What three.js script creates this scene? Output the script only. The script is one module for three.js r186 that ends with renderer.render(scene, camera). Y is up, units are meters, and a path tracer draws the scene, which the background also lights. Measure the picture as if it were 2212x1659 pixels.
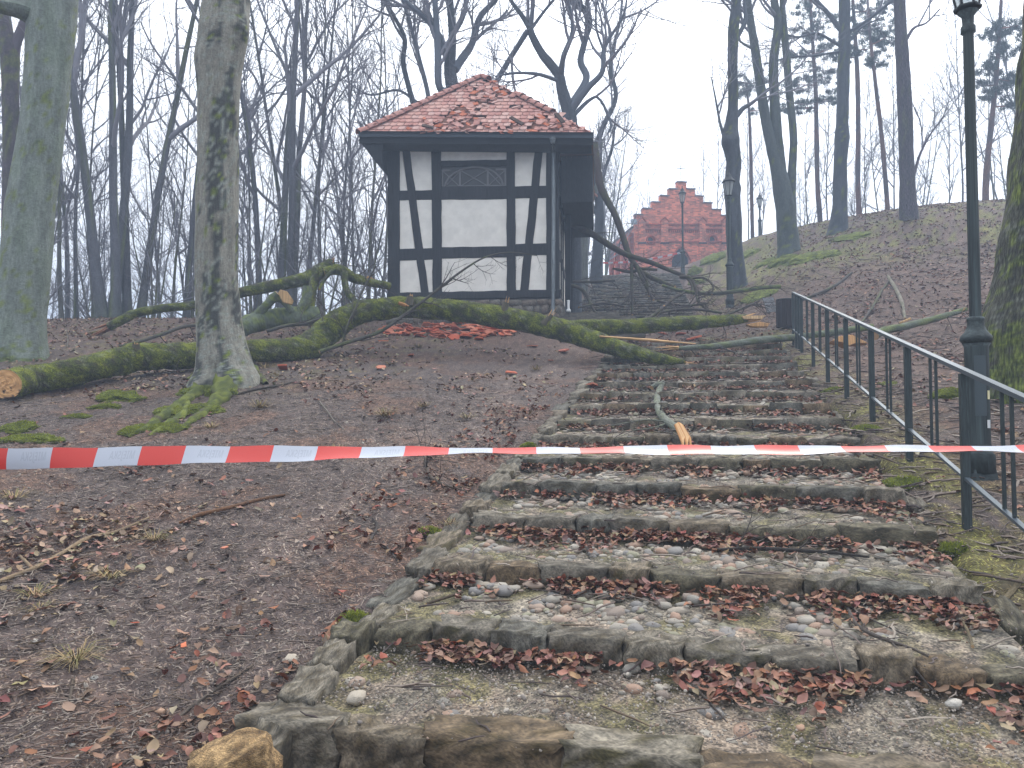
import * as THREE from 'three';
import { mergeGeometries } from 'three/addons/utils/BufferGeometryUtils.js';
import { createNoise2D, createNoise3D } from 'simplex-noise';

// ---------------------------------------------------------------- camera, sky, sun, exposure
const scene = new THREE.Scene();
const F = 1662, CX = 1106, CY = 829.5, PITCH = Math.atan(70.5 / F), EYE = 1.55;   // measured on the photograph at 2212 x 1659
const camera = new THREE.PerspectiveCamera(2 * Math.atan(CY / F) * 180 / Math.PI, 4 / 3, 0.05, 900);
camera.position.set(0, EYE, 0);
camera.rotation.x = PITCH;
const renderer = new THREE.WebGLRenderer({ antialias: true });
renderer.toneMapping = THREE.LinearToneMapping;
renderer.toneMappingExposure = 1.68;
renderer.shadowMap.enabled = true;
{ // an even overcast sky, a little brighter overhead and towards the hidden sun
  const w = 256, h = 128, d = new Float32Array(w * h * 4), sun = new THREE.Vector3(0.25, 0.75, -0.6).normalize(), v = new THREE.Vector3();
  for (let j = 0; j < h; j++) for (let i = 0; i < w; i++) {
    const el = ((j + 0.5) / h - 0.5) * Math.PI, az = ((i + 0.5) / w - 0.5) * 2 * Math.PI;
    v.set(Math.cos(el) * Math.cos(az), Math.sin(el), Math.cos(el) * Math.sin(az));
    const up = Math.max(0, v.y), g = Math.max(0, v.dot(sun));
    let L = 0.95 + 0.3 * up + 0.85 * g * g;
    if (v.y < 0) L *= Math.max(0.35, 1 + v.y * 2.5);
    const k = (j * w + i) * 4;
    d[k] = L * 0.965; d[k + 1] = L * 0.995; d[k + 2] = L * 1.045; d[k + 3] = 1;
  }
  const t = new THREE.DataTexture(d, w, h, THREE.RGBAFormat, THREE.FloatType);
  t.mapping = THREE.EquirectangularReflectionMapping; t.magFilter = THREE.LinearFilter; t.minFilter = THREE.LinearFilter; t.needsUpdate = true;
  scene.background = t; scene.environment = t;
}
const sunLight = new THREE.DirectionalLight(0xfff6ea, 1.5);
sunLight.position.set(25, 75, -60 - 20); sunLight.target.position.set(0, 0, -20);
sunLight.castShadow = true; sunLight.shadow.radius = 30; sunLight.shadow.mapSize.set(2048, 2048);
Object.assign(sunLight.shadow.camera, { left: -60, right: 60, top: 60, bottom: -60, near: 1, far: 200 });
scene.add(sunLight, sunLight.target);
scene.fog = new THREE.FogExp2(0xc8ddfa, 0.0065);

// ---------------------------------------------------------------- helpers
const V3 = (x, y, z) => new THREE.Vector3(x, y, z);
function RNG(a) { return () => { a = (a + 0x6d2b79f5) | 0; let t = Math.imul(a ^ (a >>> 15), 1 | a); t = (t + Math.imul(t ^ (t >>> 7), 61 | t)) ^ t; return ((t ^ (t >>> 14)) >>> 0) / 4294967296; }; }
const rnd0 = RNG(77);
const n2 = createNoise2D(RNG(5)), n3 = createNoise3D(RNG(9));
const fbm2 = (x, y, o = 4) => { let s = 0, a = 0.5; for (let i = 0; i < o; i++) { s += a * n2(x, y); x = x * 2.03 + 7.1; y = y * 2.03 - 3.7; a *= 0.5; } return s; };
const fbm3 = (x, y, z, o = 3) => { let s = 0, a = 0.5; for (let i = 0; i < o; i++) { s += a * n3(x, y, z); x = x * 2.1 + 3; y = y * 2.1 + 5; z = z * 2.1 - 4; a *= 0.5; } return s; };
const clamp = (x, a = 0, b = 1) => Math.min(b, Math.max(a, x));
const sstep = (a, b, x) => { const t = clamp((x - a) / (b - a)); return t * t * (3 - 2 * t); };
const mix = (a, b, t) => a + (b - a) * t;
const mixc = (a, b, t) => [mix(a[0], b[0], t), mix(a[1], b[1], t), mix(a[2], b[2], t)];
const range = (r, a, b) => a + (b - a) * r();
const cP = Math.cos(PITCH), sP = Math.sin(PITCH);
// a point of the world from where it is seen and how many metres away (along -z) it stands
function P(px, py, d) { const a = (px - CX) / F, b = -(py - CY) / F, y = b * cP + sP, z = cP - b * sP, k = d / z; return V3(a * k, EYE + y * k, -d); }
const lin = (hex) => { const c = new THREE.Color(hex); return [c.r, c.g, c.b]; };

const used = new Map();
function nameOf(n) { const k = used.get(n) || 0; used.set(n, k + 1); return k ? n + '_' + String(k).padStart(3, '0') : n; }
function shadow(o) { o.traverse((m) => { if (m.isMesh) { m.castShadow = true; m.receiveShadow = true; } }); return o; }
function tag(o, label, category, group, kind) { if (label) o.userData.label = label; if (category) o.userData.category = category; if (group) o.userData.group = group; if (kind) o.userData.kind = kind; return o; }
function thing(name, label, category, group, pos) { const o = new THREE.Group(); o.name = nameOf(name); if (pos) o.position.copy(pos); scene.add(o); return tag(o, label, category, group); }
function part(name, geo, mat, parent) { const m = new THREE.Mesh(geo, mat); m.name = name; m.castShadow = m.receiveShadow = true; parent.add(m); return m; }
function topMesh(name, geo, mat, label, category, group, kind) { const m = part(nameOf(name), geo, mat, scene); return tag(m, label, category, group, kind); }
// moves a geometry built in world space to its thing's base
const local = (geo, base) => geo.translate(-base.x, -base.y, -base.z);

class Buf { // collects tubes and faces into one mesh
  constructor() { this.p = []; this.u = []; this.c = []; this.i = []; this.n = 0; }
  vert(x, y, z, u, v, c) { this.p.push(x, y, z); this.u.push(u, v); this.c.push(c[0], c[1], c[2]); return this.n++; }
  quad(a, b, c, d) { this.i.push(a, b, c, a, c, d); }
  tri(a, b, c) { this.i.push(a, b, c); }
  // pts: Vector3[], rads: number[]; opt.sides, opt.col(pos, normal, t) or a colour, opt.lump(pos) factor, opt.cap
  tube(pts, rads, opt = {}) {
    const sides = opt.sides || 8, N = pts.length, T = V3(), U = V3(), W = V3(), q = V3(), nn = V3();
    const uvr = opt.uvr || rads[0];
    T.subVectors(pts[1], pts[0]).normalize();
    U.set(Math.abs(T.y) > 0.9 ? 1 : 0, Math.abs(T.y) > 0.9 ? 0 : 1, 0).cross(T).normalize();
    let len = 0, base = this.n;
    for (let k = 0; k < N; k++) {
      if (k) len += pts[k].distanceTo(pts[k - 1]);
      T.subVectors(pts[Math.min(N - 1, k + 1)], pts[Math.max(0, k - 1)]).normalize();
      U.addScaledVector(T, -U.dot(T)).normalize(); W.crossVectors(T, U);
      for (let s = 0; s <= sides; s++) {
        const a = (s % sides) / sides * Math.PI * 2, ca = Math.cos(a), sa = Math.sin(a);
        nn.set(U.x * ca + W.x * sa, U.y * ca + W.y * sa, U.z * ca + W.z * sa);
        let r = rads[k];
        q.copy(pts[k]).addScaledVector(nn, r);
        if (opt.lump) { r *= opt.lump(q, nn, k / (N - 1), a); q.copy(pts[k]).addScaledVector(nn, r); }
        const col = typeof opt.col === 'function' ? opt.col(q, nn, k / (N - 1), a) : (opt.col || [1, 1, 1]);
        this.vert(q.x, q.y, q.z, s / sides * Math.PI * 2 * uvr, len, col);
      }
    }
    for (let k = 0; k < N - 1; k++) for (let s = 0; s < sides; s++) { const a = base + k * (sides + 1) + s; this.quad(a, a + 1, a + sides + 2, a + sides + 1); }
    if (opt.cap) for (const k of [0, N - 1]) {
      const c = opt.capCol || [1, 1, 1], r0 = base + k * (sides + 1), m = this.vert(pts[k].x, pts[k].y, pts[k].z, 0, 0, c), e = [];
      for (let s = 0; s < sides; s++) { const j = (r0 + s) * 3; e.push(this.vert(this.p[j], this.p[j + 1], this.p[j + 2], 0, 0, c)); }
      for (let s = 0; s < sides; s++) k ? this.tri(m, e[s], e[(s + 1) % sides]) : this.tri(m, e[(s + 1) % sides], e[s]);
    }
    return this;
  }
  geo(base) {
    const g = new THREE.BufferGeometry();
    const p = new Float32Array(this.p);
    if (base) for (let k = 0; k < p.length; k += 3) { p[k] -= base.x; p[k + 1] -= base.y; p[k + 2] -= base.z; }
    g.setAttribute('position', new THREE.BufferAttribute(p, 3));
    g.setAttribute('uv', new THREE.BufferAttribute(new Float32Array(this.u), 2));
    g.setAttribute('color', new THREE.BufferAttribute(new Float32Array(this.c), 3));
    g.setIndex(this.n > 65535 ? new THREE.BufferAttribute(new Uint32Array(this.i), 1) : new THREE.BufferAttribute(new Uint16Array(this.i), 1));
    g.computeVertexNormals();
    return g;
  }
}
// a smooth line through control points [{p, r}] resampled
function smooth(ctrl, per = 6) {
  const cv = new THREE.CatmullRomCurve3(ctrl.map((c) => c.p), false, 'centripetal'), n = (ctrl.length - 1) * per, pts = [], rads = [];
  for (let k = 0; k <= n; k++) {
    const t = k / n, f = t * (ctrl.length - 1), i = Math.min(ctrl.length - 2, Math.floor(f));
    pts.push(cv.getPoint(t)); rads.push(mix(ctrl[i].r, ctrl[i + 1].r, f - i));
  }
  return { pts, rads };
}
// an irregular stone or clod: a subdivided box or ball pushed about by noise
function rockGeo(seed, sx, sy, sz, rough = 0.18, seg = 3, round = 0.35, dims = null) {
  const g = new THREE.BoxGeometry(1, 1, 1, seg + 1, seg, seg), p = g.attributes.position, v = V3(), s = V3(), q = seed * 13.7;
  if (dims) { const uv = g.attributes.uv, nn = g.attributes.normal; for (let k = 0; k < p.count; k++) { const x = p.getX(k) * dims[0], y = p.getY(k) * dims[1], z = p.getZ(k) * dims[2]; Math.abs(nn.getX(k)) > 0.5 ? uv.setXY(k, z + seed, y) : Math.abs(nn.getY(k)) > 0.5 ? uv.setXY(k, x, z + seed) : uv.setXY(k, x + seed, y + 0.3 * seed); } }
  for (let k = 0; k < p.count; k++) {
    v.fromBufferAttribute(p, k); s.copy(v).normalize().multiplyScalar(0.62); v.lerp(s, round);
    const d = 1 + rough * (fbm3(v.x * 1.7 + q, v.y * 1.7, v.z * 1.7 - q, 2) * 1.6 + 0.35 * n3(v.x * 6 + q, v.y * 6, v.z * 6));
    p.setXYZ(k, v.x * d * sx, v.y * d * sy, v.z * d * sz);
  }
  g.computeVertexNormals();
  // joins the seams of the box's sides
  const key = new Map(), nr = g.attributes.normal;
  for (let k = 0; k < p.count; k++) { const h = [p.getX(k), p.getY(k), p.getZ(k)].map((x) => Math.round(x * 2e4)).join(); if (!key.has(h)) key.set(h, []); key.get(h).push(k); }
  for (const l of key.values()) if (l.length > 1) { v.set(0, 0, 0); l.forEach((k) => v.add(s.fromBufferAttribute(nr, k))); v.normalize(); l.forEach((k) => nr.setXYZ(k, v.x, v.y, v.z)); }
  return g;
}
function pebbleGeo(seed, rough = 0.2, detail = 1) {
  let g = new THREE.IcosahedronGeometry(1, detail); const p = g.attributes.position, v = V3(), q = seed * 7.3, nr = g.attributes.normal;
  for (let k = 0; k < p.count; k++) { v.fromBufferAttribute(p, k); const d = 1 + rough * fbm3(v.x + q, v.y - q, v.z, 2) * 1.7; nr.setXYZ(k, v.x, v.y, v.z); p.setXYZ(k, v.x * d, v.y * d, v.z * d); }
  return g;
}
// ---------------------------------------------------------------- textures: grain only, made from tiling noise
function tileNoise(size, cells, seed, octaves = 4, stretch = 1) { // periodic value noise, 0..1
  const out = new Float32Array(size * size); let amp = 0.5, tot = 0;
  for (let o = 0; o < octaves; o++) {
    const cx = Math.max(1, Math.round(cells * 2 ** o)), cy = Math.max(1, Math.round(cells * stretch * 2 ** o)), r = RNG(seed * 31 + o * 7 + 1), g = new Float32Array(cx * cy).map(() => r());
    for (let y = 0; y < size; y++) { const fy = y / size * cy, iy = Math.floor(fy), ty = fy - iy, wy = ty * ty * (3 - 2 * ty), y0 = iy % cy * cx, y1 = (iy + 1) % cy * cx;
      for (let x = 0; x < size; x++) { const fx = x / size * cx, ix = Math.floor(fx), tx = fx - ix, wx = tx * tx * (3 - 2 * tx), x0 = ix % cx, x1 = (ix + 1) % cx;
        out[y * size + x] += amp * mix(mix(g[y0 + x0], g[y0 + x1], wx), mix(g[y1 + x0], g[y1 + x1], wx), wy); } }
    tot += amp; amp *= 0.55;
  }
  for (let k = 0; k < out.length; k++) out[k] /= tot;
  return out;
}
function dataTex(size, fn, srgb) {
  const d = new Uint8Array(size * size * 4);
  for (let k = 0; k < size * size; k++) { const c = fn(k, k % size, Math.floor(k / size)); d[k * 4] = clamp(c[0]) * 255; d[k * 4 + 1] = clamp(c[1]) * 255; d[k * 4 + 2] = clamp(c[2]) * 255; d[k * 4 + 3] = 255; }
  const t = new THREE.DataTexture(d, size, size); t.wrapS = t.wrapT = THREE.RepeatWrapping; t.magFilter = THREE.LinearFilter; t.minFilter = THREE.LinearMipmapLinearFilter; t.generateMipmaps = true;
  if (srgb) t.colorSpace = THREE.SRGBColorSpace; t.needsUpdate = true; return t;
}
const rep = (t, x, y = x) => { const c = t.clone(); c.repeat.set(x, y); c.needsUpdate = true; return c; };
const std = (o) => new THREE.MeshStandardMaterial({ roughness: 0.9, metalness: 0, ...o });
// ---------------------------------------------------------------- the two flights of steps, as lines in space
function camPoint(px, py, zc) { const a = (px - CX) / F * zc, b = -(py - CY) / F * zc; return V3(a, EYE + b * cP + zc * sP, b * sP - zc * cP); }
const VPX = 1522, VPY = 543, KH = 3382;
const lowA = (zc) => camPoint(VPX - 50 * 4.76 / zc, VPY + KH / zc, zc);
function flight(A, B, steps, halfWidth, riser) {
  const d = V3().subVectors(B, A), L = Math.hypot(d.x, d.z), f = { o: A, fx: d.x / L, fz: d.z / L, L, T: L / steps, R: d.y / steps, steps, w: halfWidth, riser };
  f.rx = -f.fz; f.rz = f.fx;
  f.at = (s, u, y) => V3(A.x + f.fx * s + f.rx * u, y, A.z + f.fz * s + f.rz * u);
  f.su = (x, z) => [(x - A.x) * f.fx + (z - A.z) * f.fz, (x - A.x) * f.rx + (z - A.z) * f.rz];
  f.line = (s) => A.y + s / L * d.y;                                           // the line of the step edges
  f.top = (s) => { const i = Math.floor(s / f.T), k = s / f.T - i; return A.y + i * f.R + k * (f.R - riser); };   // the treads, which climb a little
  f.ang = Math.atan2(-f.rz, f.rx);
  return f;
}
const LOW = flight(lowA(3.055), lowA(3.055 + 0.886 * 17), 17, 1.68, 0.088);
const UPP = flight(P(1362, 690, 24.5), P(1378, 590, 41), 24, 2.0, 0.13);
// ---------------------------------------------------------------- the lie of the land: a thin-plate surface through measured points
const CTRL = [];
const cp = (px, py, d) => { const v = P(px, py, d); CTRL.push([v.x, v.z, v.y]); };
const cw = (x, z, y) => CTRL.push([x, z, y]);
for (const s of [0, 4, 8, 12, 15.5]) { const a = LOW.at(s, -1.9, 0), b = LOW.at(s, 2.0, 0); cw(a.x, a.z, LOW.line(s) - 0.06); cw(b.x, b.z, LOW.line(s) - 0.02); }
for (const s of [0, 5.5, 11, 16.6]) for (const u of [-2.4, 2.2]) { const a = UPP.at(s, u, 0); cw(a.x, a.z, UPP.line(s) - 0.05); }
{ const a = LOW.at(0, 0, 0); cw(a.x, a.z, LOW.line(0) - 0.2); }
cw(0, -1.5, 0.02); cw(0, 3, -0.1); cw(-4, 0, 0.0); cw(4.5, -1, 0.1); cw(-9, 2, -0.1); cw(9, 2, 0.5);
cp(100, 1500, 3.7); cp(0, 1200, 5.2); cp(450, 1250, 5.0); cp(250, 1030, 7.0); cp(650, 1010, 7.2);
cp(0, 870, 10.6); cp(480, 832, 11.5); cp(430, 806, 13); cp(650, 782, 14.4); cp(50, 768, 13.4); cp(900, 860, 10.7); cp(1000, 740, 17);
cp(300, 735, 17); cp(100, 694, 22.5); cp(420, 690, 23); cp(-300, 720, 20); cp(750, 690, 23.5); cp(-200, 900, 9);
cp(850, 706, 19.6); cp(1214, 703, 19.2); cp(1020, 690, 24); cp(1250, 690, 25);
cp(1285, 588, 34); cp(1360, 586, 50); cp(1560, 584, 50); cp(1460, 588, 44);
cp(1220, 640, 33); cp(1150, 690, 34);
cp(2120, 1032, 6.7); cp(2200, 1250, 4.9); cp(2185, 852, 9.6); cp(2030, 850, 11); cp(1830, 748, 15.6); cp(1740, 705, 18.5);
cp(1595, 617, 26); cp(1700, 547, 30); cp(1810, 502, 32); cp(1960, 472, 30); cp(1520, 556, 38); cp(1600, 524, 42);
cp(2100, 650, 18); cp(1950, 605, 21); cp(2150, 550, 24); cp(2000, 520, 27); cp(1800, 600, 23); cp(2100, 436, 34); cp(2210, 430, 33); cp(2350, 440, 30); cp(2400, 700, 15);
cw(14, -50, 11.2); cw(24, -46, 11.6); cw(20, -62, 9.5); cw(6, -64, 8); cw(-6, -42, 2.6); cw(-16, -42, 0.6); cw(-30, -30, 2.2); cw(-30, -60, -4); cw(-6, -62, 0.5); cw(45, -70, 6); cw(45, -30, 11); cw(40, 10, 6); cw(-40, 10, 0); cw(-12, -28, 4.2);
const tps = (() => {
  const n = CTRL.length, m = n + 3, A = Array.from({ length: m }, () => new Float64Array(m + 1)), U = (r2) => r2 > 1e-9 ? 0.5 * r2 * Math.log(r2) : 0;
  for (let i = 0; i < n; i++) {
    for (let j = 0; j < n; j++) { const dx = CTRL[i][0] - CTRL[j][0], dz = CTRL[i][1] - CTRL[j][1]; A[i][j] = U(dx * dx + dz * dz); }
    A[i][i] += 0.6;
    A[i][n] = A[n][i] = 1; A[i][n + 1] = A[n + 1][i] = CTRL[i][0]; A[i][n + 2] = A[n + 2][i] = CTRL[i][1]; A[i][m] = CTRL[i][2];
  }
  for (let c = 0; c < m; c++) {
    let b = c; for (let r = c + 1; r < m; r++) if (Math.abs(A[r][c]) > Math.abs(A[b][c])) b = r;
    [A[c], A[b]] = [A[b], A[c]];
    for (let r = 0; r < m; r++) if (r !== c) { const f = A[r][c] / A[c][c]; if (f) for (let k = c; k <= m; k++) A[r][k] -= f * A[c][k]; }
  }
  const w = A.map((r, i) => r[m] / r[i]);
  return (x, z) => { let s = w[n] + w[n + 1] * x + w[n + 2] * z; for (let i = 0; i < n; i++) { const dx = x - CTRL[i][0], dz = z - CTRL[i][1]; s += w[i] * U(dx * dx + dz * dz); } return s; };
})();
function landRaw(x, z) {
  const r = Math.hypot(x, z + 20), far = sstep(48, 75, r);
  let y = far < 1 ? tps(x, z) : 0;
  if (far > 0) y = mix(y, -3 - (r - 48) * 0.1, far);
  return y;
}
const bumps = (x, z) => 0.055 * fbm2(x * 0.55, z * 0.55, 2) + 0.03 * fbm2(x * 2.1 + 9, z * 2.1, 3);
// the surface one walks on, stairs left out
function land(x, z) { return landRaw(x, z) + bumps(x, z) * sstep(0.2, 1, Math.hypot(x, z)); }
function inFlight(f, x, z, m = 0) { const [s, u] = f.su(x, z); return s > -0.3 - m && s < f.L + (f === LOW ? 0.2 : 0.4) && Math.abs(u) < f.w + m ? [s, u] : null; }
function landCut(x, z) { // sinks under the steps
  let y = land(x, z);
  for (const f of [LOW, UPP]) {
    const [s, u] = f.su(x, z), e = sstep(f.w + 0.16, f.w - 0.04, Math.abs(u)) * sstep(-0.55, -0.15, s) * sstep(f.L + 0.5, f.L + 0.1, s);
    if (e > 0) y = mix(y, Math.min(y, f.line(Math.max(0, s)) - 0.34), e);
  }
  return y;
}
const walk = (x, z) => { for (const f of [LOW, UPP]) { const h = inFlight(f, x, z); if (h && h[0] > 0 && h[0] < f.L) return f.top(h[0]); } return land(x, z); };   // steps included
const onLand = (px, py, lo = 1.5, hi = 60) => { // where the line of sight through a pixel meets the ground
  let a = lo, prev = null;
  for (let d = lo; d < hi; d *= 1.012) { const v = P(px, py, d); if (v.y < walk(v.x, v.z)) { let l = prev ?? d, h = d; for (let k = 0; k < 18; k++) { const m = (l + h) / 2, q = P(px, py, m); q.y < walk(q.x, q.z) ? h = m : l = m; } return P(px, py, h); } prev = d; }
  return null;
};

// ---------------------------------------------------------------- ground material: soil and mulch drawn bit by bit
function litterTex(size, seed, count, cols, base, lens, wid) {
  const cv = document.createElement('canvas'); cv.width = cv.height = size; const g = cv.getContext('2d'), r = RNG(seed);
  const hv = document.createElement('canvas'); hv.width = hv.height = size; const hg = hv.getContext('2d');
  g.fillStyle = base; g.fillRect(0, 0, size, size); hg.fillStyle = '#555'; hg.fillRect(0, 0, size, size);
  g.lineCap = hg.lineCap = 'round';
  for (let k = 0; k < count; k++) {
    const x = r() * size, y = r() * size, a = r() * 6.283, l = range(r, lens[0], lens[1]) * (r() < 0.08 ? 2.2 : 1), w = range(r, wid[0], wid[1]), bend = (r() - 0.5) * l * 0.5, c = cols[Math.floor(r() * cols.length)], h = Math.floor(90 + 150 * r());
    for (const ox of [-size, 0, size]) for (const oy of [-size, 0, size]) {
      if (x + ox < -40 || x + ox > size + 40 || y + oy < -40 || y + oy > size + 40) continue;
      for (const [q, st] of [[g, c], [hg, `rgb(${h},${h},${h})`]]) { q.strokeStyle = st; q.lineWidth = w; q.beginPath(); q.moveTo(x + ox, y + oy); q.quadraticCurveTo(x + ox + Math.cos(a) * l / 2 - Math.sin(a) * bend, y + oy + Math.sin(a) * l / 2 + Math.cos(a) * bend, x + ox + Math.cos(a) * l, y + oy + Math.sin(a) * l); q.stroke(); }
    }
  }
  const out = [cv, hv].map((c) => { const t = new THREE.CanvasTexture(c); t.wrapS = t.wrapT = THREE.RepeatWrapping; return t; });
  out[0].colorSpace = THREE.SRGBColorSpace; return out;
}
const [mulchMap, mulchBump] = litterTex(1024, 3, 15000, ['#7d7571', '#8f8680', '#6b605e', '#564c4b', '#63564f', '#a0968c', '#86766a', '#453d3c', '#776860', '#4e4544', '#aba196', '#5c4d45'], '#5a504e', [5, 19], [1.4, 4.2]);
const groundMat = std({ map: mulchMap, bumpMap: mulchBump, bumpScale: 0.014, vertexColors: true, roughness: 0.95 });
// colours that belong to the soil: dark mulch, grey grit, moss, dry leaf mould
const SOIL = [0.62, 0.57, 0.54], GRIT = [1.05, 0.98, 0.91], MOULD = [0.78, 0.58, 0.46], MOSS = [0.9, 1.08, 0.24], TURF = [0.8, 0.82, 0.36], SAND = [1.6, 1.4, 1.25];
function soilColour(x, z) {
  const [s, u] = LOW.su(x, z), w = fbm2(x * 0.5 + 3, z * 0.5, 3), w2 = fbm2(x * 1.6, z * 1.6 + 4, 3);
  let c = mixc(SOIL, MOULD, sstep(0.0, 0.25, w + 0.35 * w2));
  const left = u < 0;
  // worn strip of grit that runs beside the steps and the lower left
  if (left) { c = mixc(c, GRIT, 0.75 * sstep(0.75, 0.0, Math.abs(u + 2.75 + 0.9 * w) ) * sstep(-0.2, 0.2, w2 + 0.1)); c = mixc(c, GRIT, 0.5 * sstep(4.2, 2.6, -z + 3 * w)); }
  if (left && z < -13) c = mixc(c, MOULD, sstep(13, 18, -z) * 0.75);
  if (left) c = mixc(c, TURF, 0.6 * sstep(0.12, 0.3, w2) * sstep(9, 14, -z) * sstep(-4, -6, u));
  if (!left) {
    c = mixc(c, MOULD, 0.65 * sstep(8, 14, -z));
    const up = sstep(22, 27, -z) * sstep(-0.06, 0.1, w2 + 0.5 * w + (x < 12.5 ? 0.1 : -0.1));
    c = mixc(c, MOSS, up * 0.9);
    c = mixc(c, TURF, 0.8 * sstep(2.9, 2.1, u) * sstep(18, 15, s) * sstep(-0.2, 0.1, w2));           // green verge under the handrail
    c = mixc(c, MOSS, 0.7 * sstep(2.7, 2.0, u) * sstep(0.02, 0.2, w) * sstep(18, 15, s));
  }
  const v = 1 + 0.38 * fbm2(x * 3.1, z * 3.1, 2) + 0.3 * n2(x * 9, z * 9); c = c.map((q) => q * v);   // patchy darker and paler mould
  return c;
}
{ // one sheet, fine near the camera and wide to the horizon
  const ang = [], rad = []; let r = 0.35;
  for (let a = -180; a < -48; a += 4) ang.push(a); for (let a = -48; a < 48; a += 0.22) ang.push(a); for (let a = 48; a <= 180; a += 4) ang.push(a);
  while (r < 26) { rad.push(r); r *= 1.0085 + (r > 12 ? 0.003 : 0); } while (r < 60) { rad.push(r); r *= 1.018; } while (r < 420) { rad.push(r); r *= 1.12; }
  const b = new Buf();
  for (const q of rad) for (const a of ang) {
    const t = a * Math.PI / 180, x = Math.sin(t) * q, z = -Math.cos(t) * q; let y = landCut(x, z);
    if (q < 26) y += 0.012 * n2(x * 7, z * 7) + 0.006 * n2(x * 19, z * 19);
    b.vert(x, y, z, x / 2.3, z / 2.3, soilColour(x, z));
  }
  const n = ang.length; for (let i = 0; i < rad.length - 1; i++) for (let j = 0; j < n - 1; j++) { const k = i * n + j; b.quad(k, k + 1, k + n + 1, k + n); }
  const g = b.geo();
  topMesh('ground', g, groundMat, 'dark woodland slope of bare soil, leaf mould and moss', 'ground', null, 'structure');
}
// ---------------------------------------------------------------- stone steps
const stoneA = tileNoise(256, 8, 11, 5), stoneB = tileNoise(256, 40, 12, 3);
const stoneMap = dataTex(256, (k) => { const v = 0.45 + 0.55 * stoneA[k] + 0.5 * (stoneB[k] - 0.5); return [v, v * 0.985, v * 0.95]; }, true);
const stoneBump = dataTex(256, (k) => { const v = 0.6 * stoneB[k] + 0.4 * stoneA[k]; return [v, v, v]; });
const stoneMats = ['#938d82', '#827d74', '#918676', '#7b7a74', '#9c968a', '#86755f', '#767160'].map((c) => std({ color: c, map: rep(stoneMap, 2.6), bumpMap: rep(stoneBump, 2.6), bumpScale: 0.006, vertexColors: true }));
const yellowStone = std({ color: '#c9a97c', map: rep(stoneMap, 1.6), bumpMap: rep(stoneBump, 1.6), bumpScale: 0.012, vertexColors: true });
const DARKF = lin('#a39a8c'), MOSSY = lin('#98966a'), WHITE = [1, 1, 1];
// dirt and algae films sit on the standing faces, lichen-grey on the worn treads: both are matter seen in the photograph
function stainStone(g, seed, moss) {
  const p = g.attributes.position, n = g.attributes.normal, c = new Float32Array(p.count * 3);
  for (let k = 0; k < p.count; k++) {
    const w = fbm3(p.getX(k) * 5 + seed, p.getY(k) * 5, p.getZ(k) * 5 + seed, 2);
    let q = mixc(WHITE, DARKF, sstep(-0.1, 0.2, w));
    q = mixc(q, MOSSY, moss * sstep(0.05, 0.3, w + 0.25 * fbm3(p.getX(k) * 11, p.getY(k) * 11, seed, 2)));
    c.set(q, k * 3);
  }
  g.setAttribute('color', new THREE.BufferAttribute(c, 3)); return g;
}
const edgeGeos = [], edgeGeosFar = [];
for (let k = 0; k < 16; k++) edgeGeos.push(stainStone(rockGeo(k + 1, 1, 1, 1, 0.16, 6, 0.17, [0.4, 0.24, 0.22]), k * 3.1, k % 4 === 0 ? 0.9 : 0.25));
for (let k = 0; k < 8; k++) edgeGeosFar.push(stainStone(rockGeo(k + 40, 1, 1, 1, 0.09, 2, 0.1, [0.4, 0.2, 0.22]), k * 3.1, k % 3 === 0 ? 0.7 : 0.2));
const treadTexN = tileNoise(512, 14, 21, 5), treadFine = tileNoise(512, 110, 22, 2);
const treadMap = dataTex(512, (k) => { const v = 0.5 + 0.55 * (treadTexN[k] - 0.5) + 0.62 * (treadFine[k] - 0.5); return [v * 1.03, v, v * 0.95]; }, true);
const treadBump = dataTex(512, (k) => { const v = 0.6 * treadFine[k] + 0.4 * treadTexN[k]; return [v, v, v]; });
const treadMat = std({ map: treadMap, bumpMap: treadBump, bumpScale: 0.012, vertexColors: true });
const pebGeos = []; for (let k = 0; k < 8; k++) pebGeos.push(pebbleGeo(k + 1, 0.28));
const pebCols = ['#8b857b', '#7e7a72', '#928072', '#90877a', '#767370', '#927968', '#9f988c', '#7e7268', '#83806c'];
const pebMats = pebCols.map((c) => std({ color: c, roughness: 0.8, bumpMap: stoneBump, bumpScale: 0.004 }));
const TGREY = lin('#c6bfb3'), TSAND = lin('#cfc0b2'), TMOSS = lin('#a5a068');
const stairSpots = [];   // places the litter uses later
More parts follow.
